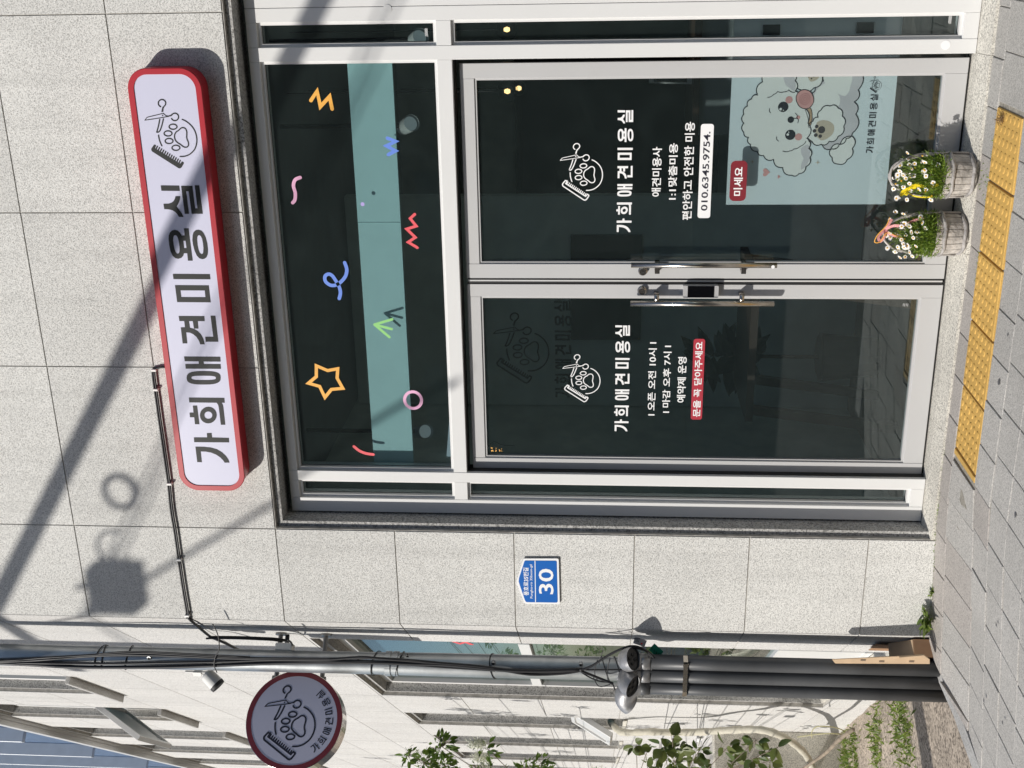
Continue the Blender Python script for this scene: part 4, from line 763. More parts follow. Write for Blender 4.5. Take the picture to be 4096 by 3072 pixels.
def basket(px, py, lab, seed, hr, z0=.016):
    rn = random.Random(seed); c = atz(px, py, z0); c.y += .088; r0, r1, h = .083, .091, .132
    b = thing('flower_basket', lab, 'basket', c, 'wooden stave baskets of daisies on the door sill')
    mb = MB(lambda x, y, z: c+Vector((x, y, z))); n = 17
    for i in range(n):
        t0 = 2*math.pi*(i+.04)/n; t1 = 2*math.pi*(i+.96)/n; hh = h+rn.uniform(-.005, .004); k = rn.uniform(-.0015, .002)
        rg = []
        for zz, rr in ((0, r0), (hh*.5, (r0+r1)/2+.003), (hh, r1)):
            rg.append([(q*math.cos(t), q*math.sin(t), zz) for q, t in ((rr+k, t0), (rr+k+.0012, (t0+t1)/2), (rr+k, t1), (rr+k-.006, t1), (rr+k-.006, t0))])
        mb.loft(rg)
    mb.build('stave_tub', WOOD, b)
    mb = MB(lambda x, y, z: c+Vector((x, y, z))); mb.tube([(0, 0, .004), (0, 0, h*.78)], .078, 24); mb.build('soil', DIRT, b)
    for zz, rr in ((.013, r0+.004), (h-.032, r1+.004)):
        mb = MB(lambda x, y, z: c+Vector((x, y, z))); N_ = 40
        mb.tube([((rr+.0012*math.sin(i*1.3))*math.cos(2*math.pi*i/N_), (rr+.0012*math.sin(i*1.7))*math.sin(2*math.pi*i/N_), zz+.002*math.sin(i*.9)) for i in range(N_+1)], .0076, 8, False); mb.build('hoop', HOOP, b, True)
    mb = MB(lambda x, y, z: c+Vector((x, y, z))); hh = .345
    for ph in (0, math.pi):
        pts = [((-r1-.004), 0, .02), (-r1-.005, 0, .08)]
        for i in range(25):
            t = math.pi*i/24; x = -math.cos(t)*(r1+.003); zz = .10+(hh-.10)*math.sin(t)**.75
            wv = .006*math.sin(i*.62+ph); wz = .006*math.cos(i*.62+ph); pts.append((x+wz*.6, wv, zz+wz*.6))
        pts += [(r1+.005, 0, .08), (r1+.004, 0, .02)]
        mb.tube(pts, .0052, 8)
    mb.build('handle', HOOP, b, True)
    if hr == 0:    # yellow ribbon tied on the left of the handle
        mb = MB(lambda x, y, z: c+Vector((x, y, z))); k0 = Vector((-.072, -.012, .275))
        def strip(pts, w_):
            pts = [Vector(p) for p in pts]; L_ = []
            for i, p in enumerate(pts):
                t = (pts[min(i+1, len(pts)-1)]-pts[max(i-1, 0)]).normalized(); s = t.cross(Vector((.3, 1, .2))).normalized(); L_.append((mb.v(p+s*w_/2), mb.v(p-s*w_/2)))
            for (a0, a1), (b0, b1) in zip(L_, L_[1:]): mb.bm.faces.new((a0, a1, b1, b0))
        for l, w_ in (([k0, k0+Vector((.02, -.012, -.025)), k0+Vector((.03, -.018, -.055)), k0+Vector((.026, -.016, -.10)), k0+Vector((.034, -.014, -.135))], .014), ([k0, k0+Vector((.018, -.02, -.008)), k0+Vector((.038, -.022, -.035)), k0+Vector((.03, -.016, -.045)), k0], .016), ([k0, k0+Vector((-.010, -.012, .018)), k0+Vector((.012, -.02, .012)), k0+Vector((.02, -.014, -.02)), k0], .014), ([k0, k0+Vector((-.018, -.01, -.05)), k0+Vector((-.02, -.01, -.12))], .006)): strip(smooth_path([tuple(v) for v in l], 5), w_)
        mb.tube([k0+Vector((-.008, 0, -.008)), k0+Vector((.008, -.008, .006))], .009, 8); o = mb.build('ribbon_bow', YRIB, b)
    else:
        mt, N, L, B = nodes('red_gingham'); ck = N.new('ShaderNodeTexChecker'); ck.inputs['Scale'].default_value = 330; ck.inputs[1].default_value = (.62, .06, .09, 1); ck.inputs[2].default_value = (.82, .62, .62, 1); L.new(coord(N), ck.inputs[0]); L.new(ck.outputs[0], B.inputs['Base Color'])
        mb = MB(lambda x, y, z: c+Vector((x, y, z))); k0 = Vector((.022, -.012, .340))
        def strip(pts, w_):
            pts = [Vector(p) for p in pts]; L_ = []
            for i, p in enumerate(pts):
                t = (pts[min(i+1, len(pts)-1)]-pts[max(i-1, 0)]).normalized(); s = t.cross(Vector((.2, 1, .3))).normalized(); L_.append((mb.v(p+s*w_/2), mb.v(p-s*w_/2)))
            for (a0, a1), (b0, b1) in zip(L_, L_[1:]): mb.bm.faces.new((a0, a1, b1, b0))
        for l, w_ in (([k0, k0+Vector((.02, -.012, -.03)), k0+Vector((.022, -.015, -.07)), k0+Vector((.045, -.015, -.12)), k0+Vector((.05, -.012, -.16))], .014), ([k0, k0+Vector((-.03, -.01, .028)), k0+Vector((-.05, -.012, .018)), k0+Vector((-.025, -.016, .004)), k0], .014), ([k0, k0+Vector((.024, -.012, -.008)), k0+Vector((.05, -.012, -.022))], .015), ([k0, k0+Vector((-.018, -.014, -.02)), k0+Vector((-.03, -.01, -.06))], .012)): strip(smooth_path([tuple(v) for v in l], 5), w_)
        mb.build('gingham_bow', mt, b)
        mb = MB(lambda x, y, z: c+Vector((x, y, z)))
        mb.tube(smooth_path([tuple(k0+Vector(v)) for v in ((.06, -.012, -.012), (.02, -.016, .002), (-.02, -.016, .035), (-.052, -.014, .044), (-.05, -.016, .02), (-.01, -.018, -.004), (-.025, -.016, -.05), (-.04, -.014, -.09))], 5), .0022, 6); mb.build('orange_cord', ORIB, b, True)
    # the plant in it
    pl = thing('daisy_plant', ('white daisies with the yellow ribbon growing from the right basket' if hr == 0 else 'white daisies with the gingham bow growing from the left basket'), 'plant', c+Vector((0, 0, h-.03)), 'daisy plants in the baskets')
    mb = MB()
    for i in range(2600):
        a = rn.uniform(0, 2*math.pi); q = math.sqrt(rn.random())*.094; zz = h-.025+rn.random()**.95*.128*(1-.30*(q/.09)**2)
        p = c+Vector((q*math.cos(a), q*math.sin(a), zz)); d = Vector((math.cos(a)*rn.uniform(.1, .9), math.sin(a)*rn.uniform(.1, .9), rn.uniform(.1, .9)))+rv(rn)*.45
        leaf(mb, p, d, rv(rn), rn.uniform(.012, .028), rn.uniform(.0025, .0062), .1)
    for i in range(800):   # feathery upper growth among the flowers
        a = rn.uniform(0, 2*math.pi); q = math.sqrt(rn.random())*.078; zz = h+.07+rn.random()*.095
        p = c+Vector((q*math.cos(a), q*math.sin(a), zz)); leaf(mb, p, Vector((math.cos(a)*.4, math.sin(a)*.4, 1))+rv(rn)*.5, rv(rn), rn.uniform(.010, .024), rn.uniform(.0015, .0035), .1)
    for i in range(70):    # drooping fringe over the rim
        a = rn.uniform(0, 2*math.pi); p = c+Vector((.083*math.cos(a), .083*math.sin(a), h+.0)); leaf(mb, p, Vector((math.cos(a), math.sin(a), rn.uniform(-.5, .8))), rv(rn), rn.uniform(.018, .036), .005, .2)
    mb.build('foliage', LEAF_D, pl)
    mb = MB(); heads = []
    for i in range(58):
        a = rn.uniform(0, 2*math.pi); q = math.sqrt(rn.random())*.075; hh = rn.uniform(.195, .335) if rn.random() < .85 else rn.uniform(.15, .2)
        p0 = c+Vector((q*.6*math.cos(a), q*.6*math.sin(a), h)); p1 = c+Vector((q*1.45*math.cos(a)+rn.gauss(0, .012), q*1.2*math.sin(a)-.012, hh))
        mb.tube([p0, (p0+p1)/2+Vector((rn.gauss(0, .006), rn.gauss(0, .006), .01)), p1], .0009, 4); heads.append((p1, p1-p0))
    mb.build('stems', LEAF_D, pl)
    for p, d in heads:
        mp = MB(); my = MB()
        if rn.random() < .14:
            my.bm.free(); mp.tube([p, p+d.normalized()*.005], [.004, .003], 7); mp.build('flower_bud', YOLK, pl); continue
        ax = (Vector((rn.gauss(-.25, .35), rn.uniform(-1.1, -.2), rn.uniform(.2, .9)))).normalized(); s = ax.orthogonal().normalized(); t = ax.cross(s); R1 = rn.uniform(.0095, .0138); k = rn.randint(11, 15); dro = rn.uniform(-.4, .35)
        vc = mp.bm.verts.new(p)
        for j in range(k):
            an = 2*math.pi*j/k; e = s*math.cos(an)+t*math.sin(an); f = ax.cross(e); R2 = R1*rn.uniform(.85, 1.1)
            q = [p+e*.003+f*.0012, p+e*R2*.75+f*.0024+ax*dro*.004, p+e*R2+ax*dro*.006, p+e*R2*.75-f*.0024+ax*dro*.004, p+e*.003-f*.0012]; mp.bm.faces.new([vc]+[mp.v(v) for v in q])
        fl = mp.build('flower', PETAL, pl, recalc=False)
        my.tube([p-ax*.001, p+ax*.0012, p+ax*.003], [.0036, .0042, .0022], 9); my.build('flower_centre', YOLK, fl, True)
basket(3908, 716, 'right stave basket with a yellow ribbon on its handle', 11, 0)
basket(3873, 955, 'left stave basket with a red gingham bow on its handle', 23, 1)
# ================================================================ cardboard, weeds
k3 = .6462
bx = thing('cardboard_box', 'brown cardboard box tucked against the wall corner beside the conduits', 'box', at(3690, 2590, .06))
a = atz(3600+225*.2411, 2400+625*.2411, -.05)
def on(z, x, y): return atz(x, y, z)
b0 = CORN+SN*.012+SU*.015+Vector((0, 0, -.10)); hh_ = at(3655, 2590, -.02).z+.10
BXF = lambda u, v, w_: b0+SU*u+SN*v+Vector((0, 0, w_))
mb = MB(BXF); mb.loft([[(0, 0, 0), (0, .088, 0), (.34, .088, 0), (.34, 0, 0)], [(0, 0, hh_), (0, .088, hh_), (.34, .088, hh_), (.34, 0, hh_)]]); mb.build('carton', CARD, bx)
mb = MB(BXF); mb.loft([[(.005, .002, hh_+.001), (.005, .086, hh_+.001), (.16, .12, hh_+.085), (.16, -.004, hh_+.085)], [(.005, .002, hh_+.004), (.005, .086, hh_+.004), (.16, .12, hh_+.088), (.16, -.004, hh_+.088)]]); mb.build('flap', CARDL, bx)
mb = MB(BXF); mb.loft([[(.17, .001, hh_+.001), (.17, .004, hh_+.001), (.34, .004, hh_+.001), (.34, .001, hh_+.001)], [(.16, .001, hh_+.15), (.16, .004, hh_+.15), (.34, .004, hh_+.15), (.34, .001, hh_+.15)]]); mb.build('flap', CARD, bx)
def cardp(l, Y): return [tuple(at(3000+a*k3, 2000+b*k3, Y)) for a, b in l]
mb = MB(); l0 = cardp([(512, 988), (1050, 962), (1112, 985), (1112, 1015), (530, 1012)], -.135); l1 = [(x-.010, y_+.02, z) for x, y_, z in l0]
mb.loft([l0, l1]); l2 = cardp([(925, 975), (1075, 962), (1108, 985), (1098, 990), (1060, 972), (928, 983)], -.15); mb.loft([l2, [(x, y_+.012, z) for x, y_, z in l2]])
cf = thing('flattened_carton', 'flattened light brown carton standing on edge beside the conduits', 'cardboard', l0[2]); mb.build('sheet', CARDL, cf)
q = MB()
for px, py in ((700, 992), (815, 1000), (1000, 1000)):
    p = at(3000+px*k3, 2000+py*k3, -.1365); q.box(p.x-.004, p.x+.004, p.y-.001, p.y, p.z-.012, p.z+.012)
q.build('print', M('faded_print', (.22, .16, .11), .8), cf)
def weed(name, p, n, L0, label, cat, mt, seed, up=.6, wd=.3, grp=None):
    rn = random.Random(seed); mb = MB()
    for i in range(n):
        a = rn.uniform(0, 2*math.pi); d = Vector((math.cos(a), math.sin(a)-.3, rn.uniform(.1, up*2))); leaf6(mb, Vector(p)+Vector((rn.gauss(0, L0*.22), rn.gauss(0, L0*.22), rn.uniform(0, L0*.5))), d, Vector((0, 0, 1)), L0*rn.uniform(.5, 1.1), L0*wd*rn.uniform(.7, 1.2), .25)
    o = mb.build(name, mt); return tag(o, label, cat, grp)
p = at(3600+430*.2411, 2400+330*.2411, -.03); weed('weed', (p.x, p.y-.02, p.z-.02), 40, .075, 'bright green leafy weed at the foot of the granite corner', 'weed', WEED, 5)
p = at(3600+430*.2411, 2400+150*.2411, -.012); weed('weed', p, 10, .03, 'dark leafy weed close to the granite corner', 'weed', LEAF_D, 6)
p = atz(3600+560*.2411, 2000+1530*.2411, -.03); weed('weed', (p.x, -.015, p.z), 22, .035, 'pale low weed in the gap below the granite pier', 'weed', WEED, 8, .4)
p = atz(3600+1720*.2411, 400+310*.2411, .0); weed('dry_grass_tuft', p, 70, .032, 'dry brown grass tuft at the top corner of the tactile strip', 'grass', M('dry_grass', (.30, .20, .10), .9, var=.3, scale=40), 9, 1.0, .07)
rn = random.Random(4); mb = MB()
for i in range(240):     # moss in the joints
    u = rn.random()
    if u < .4: x, y_ = rn.uniform(-1.5, -.8), -.143+rn.gauss(0, .004)
    elif u < .6: x, y_ = -1.05+rn.gauss(0, .03), -.02-rn.random()*.12
    elif u < .8: x, y_ = rn.uniform(-2.8, -2.3), -.005+rn.gauss(0, .004)
    else: x = rn.uniform(-3.3, -2.6); y_ = -.008+rn.gauss(0, .004)
    leaf(mb, Vector((x, y_, zp(x, y_)-.002)), Vector((rn.gauss(0, 1), rn.gauss(0, 1), 1)), rv(rn), rn.uniform(.006, .016), .004)
o = mb.build('joint_moss', LEAF_D); o['kind'] = 'stuff'
mb = MB()
for i in range(3200):
    t = rn.random(); s_ = rn.uniform(1.2, 8); o_ = rn.uniform(.1, 2.2); p = sw(s_, o_, 0)
    if noise.noise(Vector((p.x*1.2, p.y*1.2, 4.7)))+rn.gauss(0, .22) < .12: continue
    L0 = rn.uniform(.02, .07)
    for j in range(9):
        a = rn.uniform(0, 6.28); q = Vector((p.x+rn.gauss(0, .09), p.y+rn.gauss(0, .09), 0)); q.z = zy(q.x, q.y)-.004; leaf(mb, q, Vector((math.cos(a), math.sin(a), rn.uniform(.4, 1.8))), rv(rn), L0*rn.uniform(.5, 1.2), L0*.28, .25)
o = mb.build('yard_weeds', WEED); o['kind'] = 'stuff'
# ================================================================ yard: duct, cabinet, stick
mb = MB(); dp = [tuple(atsw(x, y_, o_)) for x, y_, o_ in ((2436, 2880, -.12), (2452, 2900, .03), (2478, 2925, .10), (2520, 2931, .12), (2600, 2927, .12), (2700, 2930, .12), (2800, 2928, .12), (2900, 2922, .14), (2990, 2918, .15), (3060, 2922, .18), (3130, 2946, .22), (3190, 2985, .26), (3230, 3030, .30), (3255, 3090, .32), (3265, 3150, .33))]
dp = smooth_path(dp, 5); mb.tube(dp, [.027+.0025*math.sin(i*1.9)+.0012*math.sin(i*.7) for i in range(len(dp))], 16)
tag(mb.build('wrapped_duct', M('duct_tape_wrap', (.52, .49, .40), .7, var=.12, scale=25, bump=.5, bscale=60), None, True), 'beige taped pipe running down the side wall to the ground', 'pipe')
CB = M('cabinet_beige', (.42, .40, .375), .5, var=.04)
cab = thing('yard_cabinet', 'beige metal cabinet with a small white-framed vent against the side wall', 'cabinet', sw(5.6, .3, -.5))
mb = SWM(); mb.box(4.95, 6.3, -.30, -.02, -.42, .55, .008); mb.build('cabinet_body', CB, cab)
mb = SWM(); mb.box(4.85, 6.4, -.34, -.0, -.75, -.42); mb.build('plinth', GASK, cab)
fr = atsw(3062, 3022, .30); s0 = (fr-CORN).dot(SU); mb = SWM(); z0 = fr.z
for q in ((s0-.07, s0+.07, z0+.028, z0+.036), (s0-.07, s0+.07, z0-.036, z0-.028), (s0-.07, s0-.062, z0-.028, z0+.028), (s0+.062, s0+.07, z0-.028, z0+.028)): mb.box(q[0], q[1], -.312, -.3005, q[2], q[3])
mb.build('vent_frame', WPLAS, cab); SWM().box(s0-.062, s0+.062, -.3035, -.3005, z0-.028, z0+.028).build('vent', PVC, cab)
mb = SWM(); mb.box(4.6, 4.75, -.35, -.0, -.5, .62, .01); tag(mb.build('concrete_post', SILLM), 'short pale concrete post beside the beige cabinet', 'post')
sp0 = atsw(3412, 2918, .26); sp1 = atsw(3190, 3100, .40); mb = MB(); n = 9
mb.tube([sp0+(sp1-sp0)*(i/n)+Vector((0, 0, .01*math.sin(i*1.1))) for i in range(n+1)], [.0135-.0003*i for i in range(n+1)], 10)
tag(mb.build('wooden_stake', M('dry_wood', (.27, .22, .165), .85, var=.25, scale=12), None, True), 'dry wooden stake leaning over the yard weeds', 'stake')
mb = MB(); mb.tube(smooth_path([tuple(atsw(x, y_, .22)) for x, y_ in ((3390, 2930), (3340, 2910), (3270, 2906), (3246, 2930), (3248, 2950))], 5), .004, 6); mb.tube(smooth_path([tuple(atsw(x, y_, .24)) for x, y_ in ((3380, 2938), (3300, 2934), (3190, 2948))], 5), .004, 6); tag(mb.build('yellow_cord', M('cord', (.45, .42, .24), .7), None, True), 'loose yellowish cord arching from the ground by the side wall', 'cord')
sg = atsw(2795, 2957, .012); MB(lambda a, d, b: sg+SU*a+SN*d+Vector((0, 0, b))).box(-.14, .14, 0, .012, -.025, .025).build('wall_label', WHT)
tag(bpy.data.objects['wall_label'], 'small white label fixed on the side wall beside the taped pipe', 'label')
# ================================================================ trees of the yard
def tree(name, label, cat, clusters, trunk, mt, Lr, seed, blossoms=(), lw=.5, dens=1.0):
    rn = random.Random(seed); t = thing(name, label, cat, trunk[0])
    mb = MB(); mb.tube(smooth_path([tuple(p) for p in trunk], 4), [max(.006, .022-.001*i) for i in range(len(smooth_path([tuple(p) for p in trunk], 4)))], 10); mb.build('trunk', BARK, t, True)
    tw = MB(); lf = MB(); bl = MB()
    for p, r_, n in [(c[0], c[1], int(c[2]*dens)) for c in clusters]:
        p = Vector(p); near = min(trunk, key=lambda q: (Vector(q)-p).length); mid = (p+Vector(near))/2+rv(rn)*.06
        tw.tube(smooth_path([tuple(near), tuple(mid), tuple(p)], 4), .003, 5)
        for i in range(n):
            d = rv(rn); q = p+Vector((d.x*r_*rn.random()**.5, d.y*r_*rn.random()**.5, d.z*r_*1.0*rn.random()**.5)); dd = (q-p)*1.2/r_+rv(rn)*.6+Vector((0, 0, -.25)); L_ = Lr*rn.uniform(.6, 1.15); leaf6(lf, q, dd, rv(rn)+Vector((0, 0, .7)), L_, L_*lw, .18)
            if i % 5 == 0: tw.tube([p, (p+q)/2+rv(rn)*.02, q], .0016, 4)
    for p, r_, n in blossoms:
        p = Vector(p)
        for i in range(n):
            d = rv(rn); q = p+Vector((d.x*r_*.7, d.y*r_*.7, d.z*r_*1.3))*rn.random()**.4; leaf(bl, q, rv(rn), rv(rn), rn.uniform(.020, .038), .007, .1)
    tw.build('twigs', BARK, t); lf.build('crown', mt, t)
    if blossoms: bl.build('blossom', BLOSS, t)
    else: bl.bm.free()
A_ = lambda x, y_, o_: atsw(x, y_, o_)
g0 = A_(1900, 3330, .5)
tr = [Vector((g0.x-.1, g0.y+.1, zy(g0.x, g0.y)-.1)), Vector((g0.x-.1, g0.y+.1, .6)), Vector((g0.x-.05, g0.y+.05, 1.3)), Vector((g0.x, g0.y, 2.0)), Vector((g0.x-.05, g0.y+.05, 2.7))]
O1 = .42
cl = [(A_(1635, 3020, O1), .06, 16), (A_(1700, 3050, O1), .10, 46), (A_(1765, 2985, O1), .08, 30), (A_(1775, 3060, O1), .10, 42), (A_(1955, 3000, O1), .06, 14), (A_(1930, 3075, O1), .10, 26), (A_(2110, 3070, O1), .08, 26), (A_(2165, 3050, O1), .06, 16), (A_(2010, 3120, O1), .12, 40), (A_(1850, 3130, O1), .13, 50), (A_(2200, 3110, O1), .12, 40)]
rn = random.Random(2)
for i in range(40): cl.append((A_(rn.uniform(1350, 2450), rn.uniform(3140, 3420), rn.uniform(.25, .6)), .16, 46))
bl = [(A_(1905, 2975, O1), .05, 240), (A_(1925, 3030, O1), .06, 260), (A_(1940, 3075, O1), .06, 220), (A_(1725, 3062, O1), .04, 70), (A_(2390, 3080, O1), .05, 90)]
for i in range(16): bl.append((A_(rn.uniform(1400, 2400), rn.uniform(3130, 3400), rn.uniform(.25, .6)), .10, 180))
tree('blossom_tree', 'small tree with white blossom tassels growing along the side wall', 'tree', cl, tr, LEAF_T, .058, 31, bl, .46, 2.0)
O2 = .36; g1 = A_(3000, 3240, O2); tr = [Vector((g1.x, g1.y, zy(g1.x, g1.y)-.1)), Vector((g1.x+.02, g1.y, .2)), Vector((g1.x+.05, g1.y, .6)), Vector((g1.x+.04, g1.y+.02, 1.0))]
cl = [(A_(x, y_, O2), r_*.62, n) for x, y_, r_, n in ((2545, 2985, .07, 5), (2585, 3012, .05, 3), (2655, 2990, .08, 7), (2690, 2955, .05, 3), (2705, 3000, .08, 9), (2700, 3045, .09, 10), (2795, 3005, .07, 7), (2770, 3062, .09, 9), (2590, 3068, .08, 8), (2910, 2990, .08, 8), (2940, 3050, .07, 6), (3025, 2960, .07, 6), (3030, 3035, .08, 7), (3085, 3040, .05, 4), (3110, 2990, .02, 2), (2820, 3080, .1, 10), (2640, 3100, .12, 14))]
for i in range(18): cl.append((A_(rn.uniform(2500, 3150), rn.uniform(3110, 3300), rn.uniform(.25, .5)), .10, 10))
tree('broadleaf_sapling', 'broad-leaved sapling with sparse dark green leaves in front of the side wall', 'tree', cl, tr, LEAF_B, .088, 44, (), .76, 1.5)
# ================================================================ things inside the shop
# poster stand behind the right door
PY = .262; s4 = .4038
PQ = lambda l, Y=PY: [XZ(2880+a*s4, 230+b*s4, Y) for a, b in l]
p0 = PQ([(60, 1458)])[0]; p1 = PQ([(1760, 150)])[0]
pb_ = thing('dog_poster', 'white poster with a cartoon fluffy white puppy behind the right door glass', 'poster', (p0[0], PY, p1[1]))
xr = -.385
MB().box(p0[0], xr, PY, PY+.012, p1[1], p0[1]).build('panel', M('poster_white', (.82, .885, .92), .55, var=.01), pb_)
OUT = M('poster_ink', (.02, .02, .03), .5); WF = M('poster_fur', (.96, .94, .91), .6, var=.02); GF = M('poster_fur_grey', (.70, .66, .69), .6); PK_ = M('poster_pink', (.80, .40, .38), .5); BG_ = M('poster_beige', (.66, .55, .43), .6); TN = M('poster_tan', (.55, .36, .22), .6)
for py_ in ((3050, 3120, 98, 140), (3424, 3496, 88, 132)):
    a = at(py_[0], py_[3], PY); b = at(py_[1], py_[2], PY); MB().box(a.x, b.x, PY-.012, PY-.0005, b.z, a.z).build('stand_clip', GASK, pb_)
def scallop(pts, k=.16, n=6, closed=True):
    out = []; N_ = len(pts)
    for i in range(N_ if closed else N_-1):
        a = Vector(pts[i]); b = Vector(pts[(i+1) % N_]); d = b-a; nr = Vector((d.y, -d.x))
        for j in range(n): t = j/n; out.append(tuple(a+d*t+nr*k*4*t*(1-t)))
    if not closed: out.append(tuple(pts[-1]))
    return out
def blob(name, pts, mt, Y, line=True, k=.24, w_=.0047, closed=True):
    l = PQ(pts)
    ar = sum(l[i-1][0]*l[i][1]-l[i][0]*l[i-1][1] for i in range(len(l)))
    if ar < 0: l = l[::-1]
    sc_ = scallop(l, k) if k else smooth_path(l, 4, True)
    MB().poly([sc_], PY-Y).build(name, mt, pb_)
    if line: MB().poly(ribbon(sc_, w_, True), PY-Y-.0002).build('ink_outline', OUT, pb_)
def cut(l): return [(a, max(b, 100)) for a, b in l]
blob('body', cut([(870, 660), (940, 330), (1030, 230), (1040, 130), (1370, 110), (1370, 320), (1330, 440), (1345, 560), (1310, 750), (1250, 800), (1180, 860), (1110, 905), (1010, 860), (900, 800)]), GF, .0016)
blob('tail', [(1310, 780), (1310, 900), (1260, 1010), (1170, 1055), (1110, 990), (1100, 900), (1190, 860)], WF, .0018)
blob('belly', [(930, 380), (1050, 250), (1170, 360), (1180, 470), (1050, 520), (950, 600), (890, 560)], WF, .0020, False, .12)
blob('hind_leg', cut([(1030, 230), (1040, 110), (1290, 110), (1290, 280), (1240, 380), (1150, 330)]), WF, .0022, False, .12)
blob('front_paw', cut([(755, 250), (760, 110), (1015, 110), (1015, 200), (930, 300), (800, 320)]), WF, .0022)
blob('front_paw', [(875, 720), (920, 630), (970, 590), (1000, 520), (1090, 480), (1170, 500), (1210, 580), (1225, 680), (1170, 780), (1080, 830), (1000, 860), (910, 830)], WF, .0024)
blob('head', cut([(370, 370), (420, 240), (480, 120), (720, 120), (745, 230), (745, 330), (800, 480), (870, 650), (860, 800), (880, 900), (890, 990), (850, 1080), (780, 1150), (710, 1165), (620, 1090), (530, 1010), (430, 970), (370, 930), (300, 860), (280, 790), (235, 740), (235, 650), (235, 560), (270, 480), (310, 410)]), WF, .0028, True, .24)
blob('ear', [(640, 150), (700, 150), (745, 240), (735, 330), (690, 300), (640, 250)], GF, .0030, False, .1)
blob('ear', [(800, 900), (870, 860), (890, 960), (860, 1060), (800, 1110), (830, 1000)], GF, .0030, False, .1)
def disc(name, a, b, r, mt, Y, ry=None):
    c = PQ([(a, b)])[0]; q = r*s4/1000; MB().poly([ellipse(c[0], c[1], q*(ry or 1), q, 22)], PY-Y).build(name, mt, pb_)
for a, b in ((625, 488), (695, 765)): disc('eye', a, b, 57, OUT, .0034); disc('eye_glint', a-25, b+22 if b < 600 else b-3, 14, WF, .0036)
disc('eye_glint', 627, 522, 6, WF, .0036); disc('eye_glint', 680, 738, 7, WF, .0036)
for a, b in ((683, 418), (777, 785)): disc('cheek', a, b, 40, PK_, .0033)
disc('nose', 700, 615, 36, OUT, .0036); disc('tongue', 774, 592, 22, PK_, .0034)
for l in ([(730, 600), (755, 600), (765, 575), (745, 550)], [(755, 600), (775, 615), (770, 645)], [(490, 505), (488, 530), (500, 548)], [(560, 785), (560, 808), (578, 828)]): MB().poly(ribbon(smooth_path(PQ(l), 4), .0032), PY-.0036).build('ink_line', OUT, pb_)
for l in ([(470, 395), (530, 365), (570, 335), (630, 340), (680, 320), (740, 345)], [(620, 925), (690, 925), (730, 905), (790, 880), (850, 830)], [(1020, 120), (1020, 220)], [(870, 790), (900, 850)]): MB().poly(ribbon(scallop(PQ(l), .12, 5, False), .0032), PY-.0036).build('ink_line', OUT, pb_)
blob('rose', [(755, 380), (800, 325), (870, 325), (915, 370), (925, 440), (880, 500), (810, 500), (765, 450)], PK_, .0034, True, .1, .0034)
for q in (60, 38, 18): c = PQ([(840, 410)])[0]; MB().poly(ribbon(ellipse(c[0], c[1], q*s4/1000, q*s4/1000*.9, 18), .0022, True), PY-.0038).build('rose_line', M('rose_line', (.42, .14, .14), .5), pb_)
blob('rose_stalk', [(845, 505), (895, 500), (912, 560), (905, 650), (878, 690), (872, 600)], TN, .0026, True, 0, .003)
blob('paw_patch', [(960, 640), (1040, 620), (1120, 660), (1130, 720), (1080, 790), (1000, 820), (950, 760)], BG_, .0026, False, .1)
for a, b, r in ((957, 682, 20), (935, 726, 21), (948, 768, 21), (992, 778, 20), (1005, 715, 40)): disc('paw_pad', a, b, r, M('paw_pad', (.05, .04, .045), .5), .0030)
blob('paw_patch', cut([(890, 110), (980, 110), (980, 200), (900, 240), (870, 190)]), BG_, .0026, False, .1)
for a, b, r in ((880, 180, 17), (930, 172, 24), (905, 208, 9)): disc('paw_pad', a, b, r, M('paw_pad', (.05, .04, .045), .5), .0030)
def heart(a, b, r):
    c = PQ([(a, b)])[0]; q = r*s4/1000*.062; l = [(c[0]+q*16*math.sin(t)**3, c[1]+q*(13*math.cos(t)-5*math.cos(2*t)-2*math.cos(3*t)-math.cos(4*t))) for t in [2*math.pi*i/28 for i in range(28)]]; MB().poly([l], PY-.0016).build('heart', PK_, pb_)
heart(455, 1138, 46); heart(582, 1182, 19)
for a, b in ((320, 1033), (967, 1040)):
    c = PQ([(a, b)])[0]; q = 32*s4/1000; MB().poly([[(c[0]+(q if i % 2 == 0 else q*.22)*math.cos(i*math.pi/4), c[1]+(q if i % 2 == 0 else q*.22)*math.sin(i*math.pi/4)) for i in range(8)]], PY-.0016).build('sparkle', BG_, pb_)
a = PQ([(1450, 945)])[0]; b = PQ([(1560, 365)])[0]; q = MB(); z0_ = PQ([(1540, 600)])[0][1]; z1_ = PQ([(1485, 600)])[0][1]; glyphs(q, a[0], b[0], z0_-.004, z1_+.006, PY-.0016); c = PQ([(1540, 270)])[0]; logo(q, c[0], c[1], .052, PY-.0016, True, .03); q.build('lettering', NAVY, pb_)
